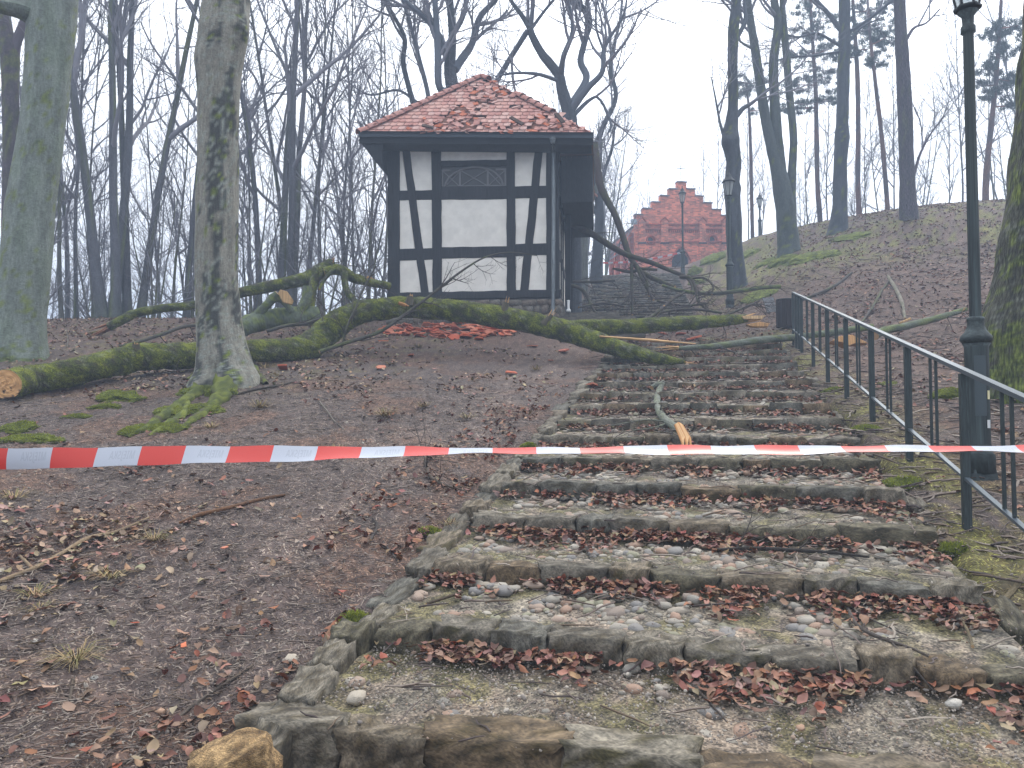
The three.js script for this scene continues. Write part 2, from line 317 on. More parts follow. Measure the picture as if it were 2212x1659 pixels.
function buildFlight(f, name, label, near) {
  const root = new THREE.Group(); root.name = name; scene.add(root); root.position.copy(f.at(0, 0, f.o.y)); root.rotation.y = f.ang; tag(root, label, 'steps', null, 'structure');
  // local axes: x across to the right, -z up the flight
  const r = RNG(near ? 31 : 32);
  const L = (s, u, y) => [u, y - f.o.y, -s];
  let cobbles = [];
  for (let i = 0; i < f.steps; i++) {
    const s0 = i * f.T, y0 = f.o.y + i * f.R, hi = near && i < 7;
    // tread
    const b = new Buf(), nx = hi ? 60 : 24, nz = hi ? 18 : 6, wl = f.w + 0.02;
    for (let a = 0; a <= nz; a++) for (let c = 0; c <= nx; c++) {
      const k = a / nz, u = mix(-wl, wl, c / nx), s = s0 + 0.1 + k * (f.T + 0.06), w = fbm2(u * 1.4 + i * 5, s * 1.4, 3);
      const y = y0 + k * (f.R - f.riser) + 0.014 * fbm2(u * 3, s * 3, 3) + (hi ? 0.006 * n2(u * 16, s * 16) : 0) - 0.012;
      let col = mixc(TGREY, TSAND, sstep(-0.1, 0.3, w + (i === 0 ? 0.25 : -0.1)));
      col = mixc(col, TMOSS, 0.75 * sstep(0.05, 0.3, fbm2(u * 2 + 40, s * 2 - i, 3) + 0.25 * sstep(-0.8, -1.6, u) + 0.1 * sstep(0.9, 1.6, u)));
      const q = L(s, u, y); b.vert(q[0], q[1], q[2], u / 1.1, s / 1.1, col);
    }
    for (let a = 0; a < nz; a++) for (let c = 0; c < nx; c++) { const k = a * (nx + 1) + c; b.quad(k, k + 1, k + nx + 2, k + nx + 1); }
    part('tread', b.geo(), treadMat, root);
    // row of edging stones
    let u = -f.w + (near && i === 0 ? -0.3 : 0.02); const end = f.w + (near && i < 2 ? 0.55 : 0.02);
    while (u < end - 0.1) {
      let len = range(r, 0.24, 0.52) * (i === 0 && near ? 1.25 : 1); if (end - u - len < 0.22) len = end - u;
      const dep = range(r, 0.19, 0.27), G = hi ? edgeGeos : edgeGeosFar, m = part('edging_stone', G[Math.floor(r() * G.length)], stoneMats[Math.floor(r() * stoneMats.length)], root);
      const h = near ? 0.24 : 0.085, q = L(s0 + dep / 2 - 0.02 + range(r, -0.03, 0.03), u + len / 2, y0 - h / 2 + 0.016 + range(r, -0.022, 0.022));
      m.position.set(...q); m.scale.set((len - 0.016) * 1.03, h, dep); m.rotation.set(range(r, -0.05, 0.05), range(r, -0.05, 0.05) + (r() < 0.5 ? Math.PI : 0), range(r, -0.04, 0.04));
      u += len;
    }
    // cobbles set in the tread
    const dens = near ? (i === 0 ? 210 : i < 6 ? 520 : i < 12 ? 200 : 60) : 0;
    for (let k = 0; k < dens; k++) {
      const kk = r(), uu = range(r, -f.w + 0.05, f.w - 0.05), s = s0 + 0.26 + kk * (f.T - 0.3), w = fbm2(uu * 1.3 + i * 3.1, s * 1.3, 2);
      if (w < (i === 0 ? 0.0 : -0.12)) continue;
      if (i === 0 && uu > 0.4 && uu < 1.5) continue;
      const size = 0.017 + 0.03 * r() ** 1.8 + (r() < 0.05 ? 0.025 : 0);
      cobbles.push({ s, u: uu, y: y0 + kk * (f.R - f.riser) - 0.01 - size * 0.02, size, i, g: Math.floor(r() * pebGeos.length), m: Math.floor(r() * pebMats.length), a: r() * 6.28, e: [range(r, 0.8, 1.5), range(r, 0.5, 0.75), range(r, 0.75, 1.1)] });
    }
  }
  // side kerbs of flat stones
  for (const side of [-1, 1]) for (let s = near ? -0.15 : 0; s < f.L;) {
    const len = range(r, 0.22, 0.5), hi = near && s < 6, G = hi ? edgeGeos : edgeGeosFar, m = part('kerb_stone', G[Math.floor(r() * G.length)], stoneMats[Math.floor(r() * stoneMats.length)], root);
    const h = 0.3, sm = s + len / 2, q = L(sm, side * (f.w + 0.08 + range(r, -0.04, 0.04)), f.line(sm) + (near ? 0.0 : -0.05) + range(r, -0.08, -0.01) - h / 2 + 0.015 - (side > 0 ? 0.06 : 0));
    m.position.set(...q); m.scale.set(range(r, 0.14, 0.23), h, len * 1.0); m.rotation.set(Math.atan(f.R / f.T) + range(r, -0.06, 0.06), range(r, -0.12, 0.12), range(r, -0.08, 0.08));
    if (side > 0 && near && r() < 0.6) root.remove(m);
    s += len;
  }
  // the cobbles that show largest are pieces of their own, the rest one mass
  if (cobbles.length) {
    const big = cobbles.map((c) => { const w = f.at(c.s, c.u, c.y); return [c.size / Math.hypot(w.x, w.z), c]; }).sort((a, b) => b[0] - a[0]).map((a) => a[1]);
    const dm = new THREE.Object3D(), rest = big.slice(300);
    const place = (o, c) => { o.position.set(...L(c.s, c.u, c.y)); o.rotation.set(0, c.a, 0); o.scale.set(c.size * c.e[0], c.size * c.e[1], c.size * c.e[2]); };
    for (const c of big.slice(0, 300)) place(part('cobble', pebGeos[c.g], pebMats[c.m], root), c);
    const im = new THREE.InstancedMesh(pebGeos[0], std({ roughness: 0.85 }), rest.length); im.name = 'small_cobbles'; im.userData.kind = 'stuff'; im.castShadow = im.receiveShadow = true;
    rest.forEach((c, k) => { place(dm, c); dm.updateMatrix(); im.setMatrixAt(k, dm.matrix); im.setColorAt(k, new THREE.Color(pebCols[c.m])); });
    root.add(im);
  }
  return root;
}
buildFlight(LOW, 'stairs', 'broad steps of rough edging stones with cobbled treads climbing from the foreground', true);
buildFlight(UPP, 'stairs_001', 'narrow weathered steps climbing past the hut towards the brick chapel', false);
// ---------------------------------------------------------------- half-timbered hut
const HA = 6.5 * Math.PI / 180;
const tileMap = dataTex(128, (k) => { const v = 0.92 + 0.35 * (stoneA[(k % 128) * 2 + Math.floor(k / 128) * 512] - 0.5); return [v, v, v]; }, true);
const hutBase = P(1023.5, 705, 20.0); hutBase.y = P(1023.5, 705, 20.0).y;
const hut = thing('timber_framed_hut', 'dark timber framed hut with white panels and a storm damaged red tiled roof', 'hut', null, hutBase);
hut.rotation.y = -HA; hut.updateMatrixWorld(true);
const hutInv = hut.matrixWorld.clone().invert();
const hl = (v) => v.clone().applyMatrix4(hutInv);
// a pixel on a plane parallel to the hut's front, z metres in front of the wall
function FP(px, py, z = 0) { const a = hl(V3(0, EYE, 0)), b = hl(P(px, py, 10)), t = (z - a.z) / (b.z - a.z); return a.lerp(b, t); }
const HW0 = FP(838, 600).x, HW1 = FP(1207, 600).x, HD = 4.4;
const grainN = tileNoise(256, 4, 51, 4, 0.25), grainF = tileNoise(256, 64, 52, 2, 0.06);
const woodMap = dataTex(256, (k) => { const v = 0.72 + 0.35 * (grainN[k] - 0.5) + 0.5 * (grainF[k] - 0.5); return [v, v, v]; }, true);
const woodBump = dataTex(256, (k) => [grainF[k], grainF[k], grainF[k]]);
const beamMats = ['#2e3138', '#34363d', '#2a2c33'].map((c) => std({ color: c, map: woodMap, bumpMap: woodBump, bumpScale: 0.006, roughness: 0.85 }));
const soffitMat = std({ color: '#2b2e36', map: rep(woodMap, 1, 3), roughness: 0.9 });
const plasN = tileNoise(256, 6, 55, 5), plasF = tileNoise(256, 70, 56, 2);
const plasterMat = std({ color: '#efece6', map: dataTex(256, (k) => { const v = 0.94 + 0.12 * (plasN[k] - 0.5); return [v, v, v * 0.99]; }, true), bumpMap: dataTex(256, (k) => [plasF[k], plasF[k], plasF[k]]), bumpScale: 0.004, roughness: 0.95 });
function slab(poly, z0, depth, bevel = 0) { // polygon of [x,y] points, front face at z0
  const sh = new THREE.Shape(poly.map(([x, y]) => new THREE.Vector2(x, y)));
  const g = new THREE.ExtrudeGeometry(sh, { depth: depth - bevel, bevelEnabled: bevel > 0, bevelThickness: bevel, bevelSize: bevel, bevelOffset: -bevel, bevelSegments: 1, steps: 1 });
  return g.translate(0, 0, z0 - depth);
}
const pxPoly = (l, z = 0) => l.map(([a, b]) => { const v = FP(a, b, z); return [v.x, v.y]; });
{
  // what the panels are set into
  part('wall_core', new THREE.BoxGeometry(HW1 - HW0 - 0.14, 4.5, HD - 0.14).translate((HW0 + HW1) / 2, 0.7 + 2.25, -HD / 2), std({ color: '#4a4a4c' }), hut);
  const panels = [
    [[862, 322], [868, 322], [880, 413], [862, 413]], [[880, 316], [934, 316], [934, 412], [890, 413]], [[951, 309], [1097, 307], [1097, 346], [951, 349]], [[1110, 309], [1160, 309], [1150, 404], [1111, 405]], [[1172, 314], [1182, 314], [1182, 402], [1165, 402]],
    [[862, 432], [883, 432], [896, 540], [862, 540]], [[896, 431], [934, 430], [936, 537], [909, 539]], [[952, 430], [1096, 428], [1096, 533], [953, 538]], [[1112, 428], [1147, 426], [1137, 528], [1113, 529]], [[1160, 426], [1182, 426], [1182, 528], [1151, 528]],
    [[862, 562], [901, 562], [911, 635], [862, 635]], [[913, 562], [935, 560], [937, 633], [924, 634]], [[953, 556], [1096, 553], [1096, 631], [955, 633]], [[1113, 552], [1133, 552], [1125, 630], [1112, 630]], [[1147, 551], [1182, 551], [1182, 629], [1139, 630]]];
  for (const q of panels) part('plaster_panel', slab(pxPoly(q), 0, 0.09), plasterMat, hut);
  let bi = 0; const rb = RNG(63), rough = (l) => l.flatMap(([x, y], i) => { const [u, v] = l[(i + 1) % l.length], n = Math.max(1, Math.round(Math.hypot(u - x, v - y) / 0.28)); return Array.from({ length: n }, (_, k) => k ? [mix(x, u, k / n) + range(rb, -0.009, 0.009), mix(y, v, k / n) + range(rb, -0.009, 0.009)] : [x, y]); }), beam = (name, l, z = 0.03, d = 0.16) => part(name, slab(rough(pxPoly(l)), z, d, 0.006), beamMats[bi++ % 3], hut);
  beam('corner_post', [[838, 312], [864, 312], [864, 640], [838, 640]]); beam('corner_post', [[1180, 304], [1207, 304], [1207, 634], [1180, 634]]);
  beam('post', [[932, 308], [953, 308], [955, 634], [935, 634]], 0.026); beam('post', [[1094, 306], [1112, 306], [1115, 632], [1095, 632]], 0.026);
  beam('brace', [[868, 314], [884, 314], [927, 636], [910, 636]], 0.022); beam('brace', [[1157, 308], [1174, 308], [1141, 632], [1123, 632]], 0.022);
  for (const [a, b, c, d] of [[864, 934, 412, 433], [953, 1095, 403, 431.5], [1112, 1181, 403, 429]]) beam('rail', [[a, c], [b, c - 1.5], [b, d - 1.5], [a, d]], 0.016);
  for (const [a, b, c, d] of [[864, 934, 538, 563], [954, 1095, 534, 558.5], [1114, 1181, 527.5, 553.5]]) beam('rail', [[a, c], [b, c - 2], [b, d - 2.5], [a, d]], 0.016);
  beam('lintel', [[953, 347.5], [1095, 345], [1095, 357.5], [953, 359.5]], 0.016);
  beam('sill_beam', [[838, 633], [1211, 626], [1211, 642], [838, 648]], 0.05, 0.22);
  beam('wall_plate', [[838, 296], [1207, 290], [1207, 306], [838, 312]], 0.04, 0.2);
  // low arched window in the middle bay
  const wz = -0.05, wt = [[953, 358], [1095, 356], [1095, 404], [953, 406]];
  const win = part('window', slab(pxPoly(wt, wz), wz, 0.04), std({ color: '#15181d', roughness: 0.35 }), hut);
  const fm = std({ color: '#6b6a6c', roughness: 0.8 }), tri = (a, b, w) => { const p = FP(...a, wz), q = FP(...b, wz), L = p.distanceTo(q), g = new THREE.BoxGeometry(L, w, 0.03); g.rotateZ(Math.atan2(q.y - p.y, q.x - p.x)); return g.translate((p.x + q.x) / 2, (p.y + q.y) / 2, wz + 0.016); };
  part('frame', mergeGeometries([tri([954, 405], [1094, 403], 0.07), tri([954, 369], [973, 368.7], 0.05), tri([1071, 367], [1094, 366.5], 0.05), tri([956, 404], [956, 368], 0.05), tri([1092, 403], [1092, 366], 0.05)]), fm, win);
  const c0 = FP(1024, 405, wz), arc = []; for (let k = 0; k <= 20; k++) { const a = Math.PI * k / 20; arc.push(V3(c0.x + Math.cos(a) * 0.77, c0.y + Math.sin(a) * 0.53, wz + 0.02)); }
  part('arch_bar', new THREE.TubeGeometry(new THREE.CatmullRomCurve3(arc), 30, 0.03, 5), fm, win);
  for (const [a, b] of [[[994, 404], [994, 366]], [[1054, 403], [1054, 365]]]) part('glazing_bar', tri(a, b, 0.05), fm, win);
  for (const [a, b] of [[[994, 403], [1054, 367]], [[994, 368], [1054, 402]], [[957, 370], [992, 402]], [[1091, 368], [1056, 401]], [[966, 399], [992, 372]], [[1082, 399], [1056, 372]]]) part('glazing_bar', tri(a, b, 0.022).translate(0, 0, -0.008), fm, win);
  // right-hand side wall: posts and panels
  const sx = HW1;
  const side = (name, z, w, y0, y1, m, x = sx) => part(name, new THREE.BoxGeometry(0.12, y1 - y0, w).translate(x - 0.05, (y0 + y1) / 2, -z - w / 2), m, hut);
  for (const [z, w] of [[0.03, 0.24], [1.25, 0.22], [2.4, 0.22], [4.05, 0.3]]) side('post', z, w, 0.9, 4.75, beamMats[1], sx + 0.006);
  for (const [z, w] of [[0.27, 0.98], [1.47, 0.93], [2.62, 1.43]]) for (const [a, b] of [[0.95, 1.85], [2.1, 3.3], [3.55, 4.6]]) side('plaster_panel', z, w, a, b, plasterMat, sx - 0.03);
  side('sill_beam', 0.02, HD - 0.04, 0.69, 0.9, beamMats[0], sx + 0.012); side('rail', 0.27, 4.1, 1.87, 2.08, beamMats[2], sx - 0.004); side('rail', 0.27, 4.1, 3.32, 3.54, beamMats[2], sx - 0.004);
  // left-hand side wall
  for (const [z, w] of [[0.03, 0.24], [1.4, 0.22], [2.8, 0.22], [4.05, 0.3]]) side('post', z, w, 0.9, 4.75, beamMats[1], HW0 + 0.094);
  for (const [z, w] of [[0.27, 1.13], [1.62, 1.18], [3.02, 1.03]]) for (const [a, b] of [[0.95, 3.3], [3.55, 4.6]]) side('plaster_panel', z, w, a, b, plasterMat, HW0 + 0.13);
  side('sill_beam', 0.02, HD - 0.04, 0.69, 0.9, beamMats[0], HW0 + 0.088);
  // rubble plinth, each stone set proud of the mortar
  part('plinth', new THREE.BoxGeometry(HW1 - HW0 + 0.02, 1.25, HD - 0.02).translate((HW0 + HW1) / 2, 0.69 - 0.625, -HD / 2 + 0.01), std({ color: '#7c7872', map: rep(stoneMap, 3), bumpMap: rep(stoneBump, 3), bumpScale: 0.01 }), hut);
  const r = RNG(61), pm = ['#8f8b85', '#857f78', '#97928c', '#8a7f77', '#7f8283', '#94867b'].map((c) => std({ color: c, map: stoneMap, bumpMap: stoneBump, bumpScale: 0.01 })), pg = []; for (let k = 0; k < 8; k++) pg.push(rockGeo(k + 70, 1, 1, 1, 0.2, 2, 0.35));
  for (const face of [0, 1]) { const Lw = face ? HD : HW1 - HW0; let y = 0.0;
    for (let row = 0; row < 4; row++) { const h = [0.24, 0.2, 0.22, 0.16][row]; let x = -range(r, 0, 0.2);
      while (x < Lw) { const w = range(r, 0.16, 0.42), m = part('plinth_stone', pg[Math.floor(r() * 8)], pm[Math.floor(r() * pm.length)], hut); const yy = -0.14 + y + h / 2 + range(r, -0.02, 0.02);
        if (x + w / 2 < 0.05 || x + w / 2 > Lw - 0.02) { hut.remove(m); x += w; continue; }
        m.scale.set((w - 0.02) * 1.02, h * 1.02, 0.16); if (face) { m.position.set(HW1 + 0.02 - 0.05, yy, -x - w / 2); m.rotation.y = Math.PI / 2; } else m.position.set(HW0 + x + w / 2, yy, -0.02); m.rotation.z = range(r, -0.12, 0.12); x += w; }
      y += h; } }
  // ------------------------------------------------ roof
  const EL = FP(776, 291, 0.62), ER = FP(1281, 294, 0.62), apexW = hl(P(1042, 172, 22.3));
  const ey = (x) => mix(EL.y, ER.y, (x - EL.x) / (ER.x - EL.x)), zb = -HD - 0.62, ap = V3(apexW.x, apexW.y, -HD / 2);
  const c00 = V3(EL.x, EL.y, 0.62), c10 = V3(ER.x, ER.y, 0.62), c11 = V3(ER.x, ER.y, zb), c01 = V3(EL.x, EL.y, zb);
  const roof = part('roof', (() => { const g = new THREE.BufferGeometry(), f = []; for (const [a, b] of [[c00, c10], [c10, c11], [c11, c01], [c01, c00]]) f.push(...a.toArray(), ...b.toArray(), ...ap.toArray()); f.push(...c00.toArray(), ...c11.toArray(), ...c10.toArray(), ...c00.toArray(), ...c01.toArray(), ...c11.toArray()); g.setAttribute('position', new THREE.Float32BufferAttribute(f, 3)); g.setAttribute('uv', new THREE.Float32BufferAttribute(new Float32Array(f.length / 3 * 2), 2)); g.computeVertexNormals(); return g.translate(0, -0.05, 0); })(), std({ color: '#7d5546' }), hut);
  const tileMats = ['#bd8b7e', '#b68175', '#c49689', '#ae7a6f', '#c79f93', '#ba8a80', '#a87368', '#be978d'].map((c) => std({ color: c, map: tileMap, roughness: 0.85 }));
  const innerTile = std({ color: '#b8684a', map: tileMap, roughness: 0.9 });
  const tg = []; for (let k = 0; k < 4; k++) { const sh = new THREE.Shape(), w = 0.172 / 2; sh.moveTo(-w, 0.27); sh.lineTo(-w, 0.03); sh.quadraticCurveTo(0, -0.028, w, 0.03 - 0.004 * k); sh.lineTo(w, 0.27); sh.lineTo(-w, 0.27); tg.push(new THREE.ExtrudeGeometry(sh, { depth: 0.017, bevelEnabled: false, curveSegments: 3 })); }
  const rt = RNG(62);
  function layTiles(A, B, single) { // rows of tiles from the eave A-B up to the apex
    const ab = V3().subVectors(B, A), mid = A.clone().lerp(B, clamp(V3().subVectors(ap, A).dot(ab) / ab.lengthSq())), up = V3().subVectors(ap, mid), SL = up.length(), rows = 17, geos = [];
    const ux = ab.clone().normalize(), uy = up.clone().normalize(), uz = V3().crossVectors(ux, uy).normalize(), M = new THREE.Matrix4().makeBasis(ux, uy, uz), dm = new THREE.Object3D();
    for (let j = 0; j < rows; j++) { const k = (j + 0.15) / rows, a = A.clone().lerp(ap, k), b = B.clone().lerp(ap, k), L = a.distanceTo(b), n = Math.max(1, Math.round(L / 0.186)), off = j % 2 ? 0.5 : 0;
      for (let i = 0; i < n; i++) { const f = (i + 0.5 + (off - 0.25) * 0.6) / n; if (f < 0.01 || f > 0.99) continue;
        const q = a.clone().lerp(b, f), sx_ = (q.x - EL.x) / (ER.x - EL.x), v = k;
        let dmg = single ? clamp(1.5 * fbm2(sx_ * 5 + 3.3, v * 4 + 1.2, 2) + 0.2) : 0.1;
        if (single) { dmg = Math.max(dmg, 1.15 - 4.5 * Math.hypot((sx_ - 0.36) * 1.4, v - 0.12), 1.1 - 4 * Math.hypot((sx_ - 0.5) * 1.6, (v - 0.62) * 0.9), 0.95 - 3.4 * Math.hypot(sx_ - 0.84, v - 0.16), 0.95 - 5 * Math.hypot(sx_ - 0.42, v - 0.36)); if (sx_ < 0.3 && v > 0.05) dmg *= 0.15; dmg = clamp(dmg); }
        if (single && dmg > 0.75 && rt() < 0.13) continue;
        const wild = dmg > 0.55 && rt() < 0.8, lift = 0.022 + 0.014 * dmg * rt() + (wild ? 0.05 * rt() : 0);
        dm.position.copy(q).addScaledVector(uz, lift).addScaledVector(uy, wild ? range(rt, -0.1, 0.06) : range(rt, -0.008, 0.008)).addScaledVector(ux, wild ? range(rt, -0.06, 0.06) : range(rt, -0.004, 0.004));
        dm.quaternion.setFromRotationMatrix(M).multiply(new THREE.Quaternion().setFromEuler(new THREE.Euler(-0.075 + (wild ? range(rt, -0.3, 0.25) : 0), wild ? range(rt, -0.2, 0.2) : 0, wild ? range(rt, -0.9, 0.9) : range(rt, -0.03, 0.03))));
        dm.scale.set(wild && rt() < 0.4 ? range(rt, 0.4, 0.9) : 1, wild && rt() < 0.4 ? range(rt, 0.35, 0.8) : 1, 1); dm.updateMatrix();
        if (single) { const m = part('roof_tile', tg[Math.floor(rt() * 4)], wild && rt() < 0.25 ? innerTile : tileMats[Math.floor(rt() * tileMats.length)], roof); m.applyMatrix4(dm.matrix); }
        else geos.push(tg[Math.floor(rt() * 4)].clone().applyMatrix4(dm.matrix));
      } }
    if (!single) { const m = part('roof_tiles', mergeGeometries(geos), tileMats[1], roof); m.userData.kind = 'stuff'; }
    return { ux, uy, uz };
  }
  const fr = layTiles(c00, c10, true); layTiles(c10, c11, false); layTiles(c01, c00, false); layTiles(c11, c01, false);
  // loose shards lying on the broken places of the front slope
  { const sg = []; for (let k = 0; k < 5; k++) { const sh = new THREE.Shape(), n = 4 + k % 2; for (let i = 0; i < n; i++) { const a = i / n * 6.283, q = range(rt, 0.05, 0.12); i ? sh.lineTo(Math.cos(a) * q, Math.sin(a) * q) : sh.moveTo(q, 0); } sg.push(new THREE.ExtrudeGeometry(sh, { depth: 0.016, bevelEnabled: false })); }
    const geos = [], dm = new THREE.Object3D(), M = new THREE.Matrix4().makeBasis(fr.ux, fr.uy, fr.uz), spots = [[0.36, 0.12, 0.11, 26], [0.42, 0.36, 0.06, 12], [0.5, 0.62, 0.08, 14], [0.85, 0.13, 0.08, 18], [0.6, 0.05, 0.15, 12], [0.25, 0.04, 0.1, 8]];
    const shards = { a: [], b: [] };
    for (const [fx, fv, sp, n] of spots) for (let k = 0; k < n; k++) { const v = clamp(fv + range(rt, -sp, sp), 0.01, 0.9), a = c00.clone().lerp(ap, v), b = c10.clone().lerp(ap, v), f = clamp((fx + range(rt, -sp, sp) - (a.x - EL.x) / (ER.x - EL.x)) / ((b.x - a.x) / (ER.x - EL.x)), 0.02, 0.98);
      dm.position.copy(a.lerp(b, f)).addScaledVector(fr.uz, range(rt, 0.05, 0.1)); dm.quaternion.setFromRotationMatrix(M).multiply(new THREE.Quaternion().setFromEuler(new THREE.Euler(range(rt, -0.35, 0.35), range(rt, -0.35, 0.35), rt() * 6))); dm.updateMatrix();
      const m = part('tile_shard', sg[k % 5], rt() < 0.35 ? innerTile : tileMats[Math.floor(rt() * 8)], roof); m.applyMatrix4(dm.matrix); } }
  // hip tiles: half-round, one over the other; the right hip is broken
  const hg = new THREE.CylinderGeometry(0.105, 0.125, 0.33, 9, 1, true, 0, Math.PI).rotateZ(0).rotateY(-Math.PI / 2);
  const hipG = (() => { const o = hg, inn = new THREE.CylinderGeometry(0.09, 0.11, 0.33, 9, 1, true, 0, Math.PI).rotateY(-Math.PI / 2); return mergeGeometries([o, inn]); })();
  const hip = (A, keep) => { const d = V3().subVectors(ap, A), L = d.length(), n = 15; d.normalize(); const nrm = V3(0, 1, 0).addScaledVector(d, -d.y).normalize(), sx2 = V3().crossVectors(d, nrm), M = new THREE.Matrix4().makeBasis(sx2, d, nrm);
    for (let k = 0; k < n; k++) { if (!keep(k / n)) continue; const m = part('hip_tile', hipG, tileMats[Math.floor(rt() * 3)], roof); m.quaternion.setFromRotationMatrix(M); m.position.copy(A).addScaledVector(d, (k + 0.5) / n * L).addScaledVector(nrm, 0.03); m.rotateX(-0.05); m.material = [tileMats[1], tileMats[5], tileMats[3]][k % 3]; } };
  hip(c00, () => true); hip(c10, (k) => (k > 0.28 && k < 0.62) || k > 0.92); hip(c01, () => true); hip(c11, () => true);
  // splintered boards left on the slope
  for (const [fx, fv, L, rot] of [[0.68, 0.05, 0.42, -0.55], [0.86, 0.07, 0.4, -1.0], [0.3, 0.02, 0.3, 0.1]]) { const a = c00.clone().lerp(ap, fv), b = c10.clone().lerp(ap, fv), m = part('splintered_board', new THREE.BoxGeometry(L, 0.11, 0.035), std({ color: '#5e4438', map: woodMap }), roof); m.position.copy(V3(mix(EL.x, ER.x, fx), a.y, a.z)).addScaledVector(fr.uz, 0.11); m.quaternion.setFromRotationMatrix(new THREE.Matrix4().makeBasis(fr.ux, fr.uy, fr.uz)); m.rotateZ(rot); m.rotateY(0.25); }
  // eaves: fascia, soffit, curved cove on the left, boarded porch box on the right
  const bd = (name, geo, m = soffitMat) => part(name, geo, m, hut);
  const ribbon = (a, b, w, h) => { const d = V3().subVectors(b, a), L = d.length(), g = new THREE.BoxGeometry(L, h, w); g.applyMatrix4(new THREE.Matrix4().makeBasis(d.normalize(), V3(0, 1, 0), V3().crossVectors(d, V3(0, 1, 0)))); return g.translate((a.x + b.x) / 2, (a.y + b.y) / 2, (a.z + b.z) / 2); };
  bd('fascia_board', ribbon(V3(EL.x, EL.y - 0.14, 0.6), V3(ER.x, ER.y - 0.14, 0.6), 0.04, 0.16));
  bd('soffit', slab([[EL.x + 0.04, EL.y - 0.22], [ER.x - 0.04, ER.y - 0.22], [ER.x - 0.04, ER.y - 0.17], [EL.x + 0.04, EL.y - 0.17]], 0.575, 0.62));
  { // cove: a hollow curve from the eave in to the wall
    const pr = [], x0 = EL.x + 0.03, y0 = EL.y - 0.1, x1 = HW0 - 0.01, y1 = FP(836, 382).y; pr.push([x0, y0]); for (let k = 0; k <= 10; k++) { const t = k / 10; pr.push([mix(x0, x1, t), mix(y0 - 0.03, y1, t ** 0.85)]); } pr.push([x1, y0]);
    bd('cove', slab(pr, 0.05, HD + 0.1)); const front = pr.map(([x, y]) => [x, y]); bd('cove_end', slab(front, 0.57, 0.04));
  }
  { const x0 = HW1 + 0.07, x1 = FP(1281, 400, -0.1).x, y1 = FP(1281, 437, -0.1).y; const r6 = 6; for (let k = 0; k < r6; k++) { const a = mix(x0, x1, k / r6), b = mix(x0, x1, (k + 1) / r6) - 0.006; bd('porch_board', slab([[a, y1 + 0.02], [b, y1 + 0.02], [b, ER.y - 0.24], [a, ER.y - 0.24]], -0.1 - 0.004 * (k % 2), 0.035)); }
    bd('porch_box', new THREE.BoxGeometry(x1 - x0 - 0.02, ER.y - 0.28 - y1, 3.9).translate((x0 + x1) / 2, (ER.y - 0.26 + y1) / 2, -0.15 - 1.95));
    for (const z of [-1.4, -2.9]) bd('door_post', new THREE.BoxGeometry(0.14, y1 - 0.3, 0.14).translate(x0 + 0.12, (y1 + 0.3) / 2 + 0.02, z)); }
  // gutter and downpipe
  const zinc = std({ color: '#8d98a2', metalness: 0.55, roughness: 0.5, map: rep(stoneMap, 1) }), gut = std({ color: '#3d444d', metalness: 0.4, roughness: 0.55 });
  const gp = new THREE.CylinderGeometry(0.075, 0.075, EL.distanceTo(ER) + 0.02, 10, 1, true, 0, Math.PI).rotateY(-Math.PI / 2).rotateZ(Math.PI / 2); gp.rotateX(Math.PI);
  const gm = part('gutter', gp.rotateZ(Math.atan2(ER.y - EL.y, ER.x - EL.x)).translate((EL.x + ER.x) / 2, (EL.y + ER.y) / 2 - 0.005, 0.7), std({ color: '#3d444d', metalness: 0.4, roughness: 0.55, side: THREE.DoubleSide }), hut);
  const dp = [FP(1194, 301, 0.7), FP(1194.5, 312, 0.55), FP(1195.5, 326, 0.16), FP(1196, 345, 0.14), FP(1194.5, 664, 0.14), FP(1194, 674, 0.16), FP(1192, 684, 0.3)];
  const pipe = part('downpipe', new THREE.TubeGeometry(new THREE.CatmullRomCurve3(dp, false, 'catmullrom', 0.02), 80, 0.052, 10), zinc, hut);
  part('funnel', new THREE.CylinderGeometry(0.09, 0.055, 0.14, 10).translate(dp[0].x, dp[0].y - 0.03, dp[0].z), zinc, pipe);
  for (const y of [418, 520, 627]) { const q = FP(1195.3, y, 0.14); part('pipe_clamp', new THREE.CylinderGeometry(0.06, 0.06, 0.03, 10).translate(q.x, q.y, q.z), zinc, pipe); }
}
shadow(hut);
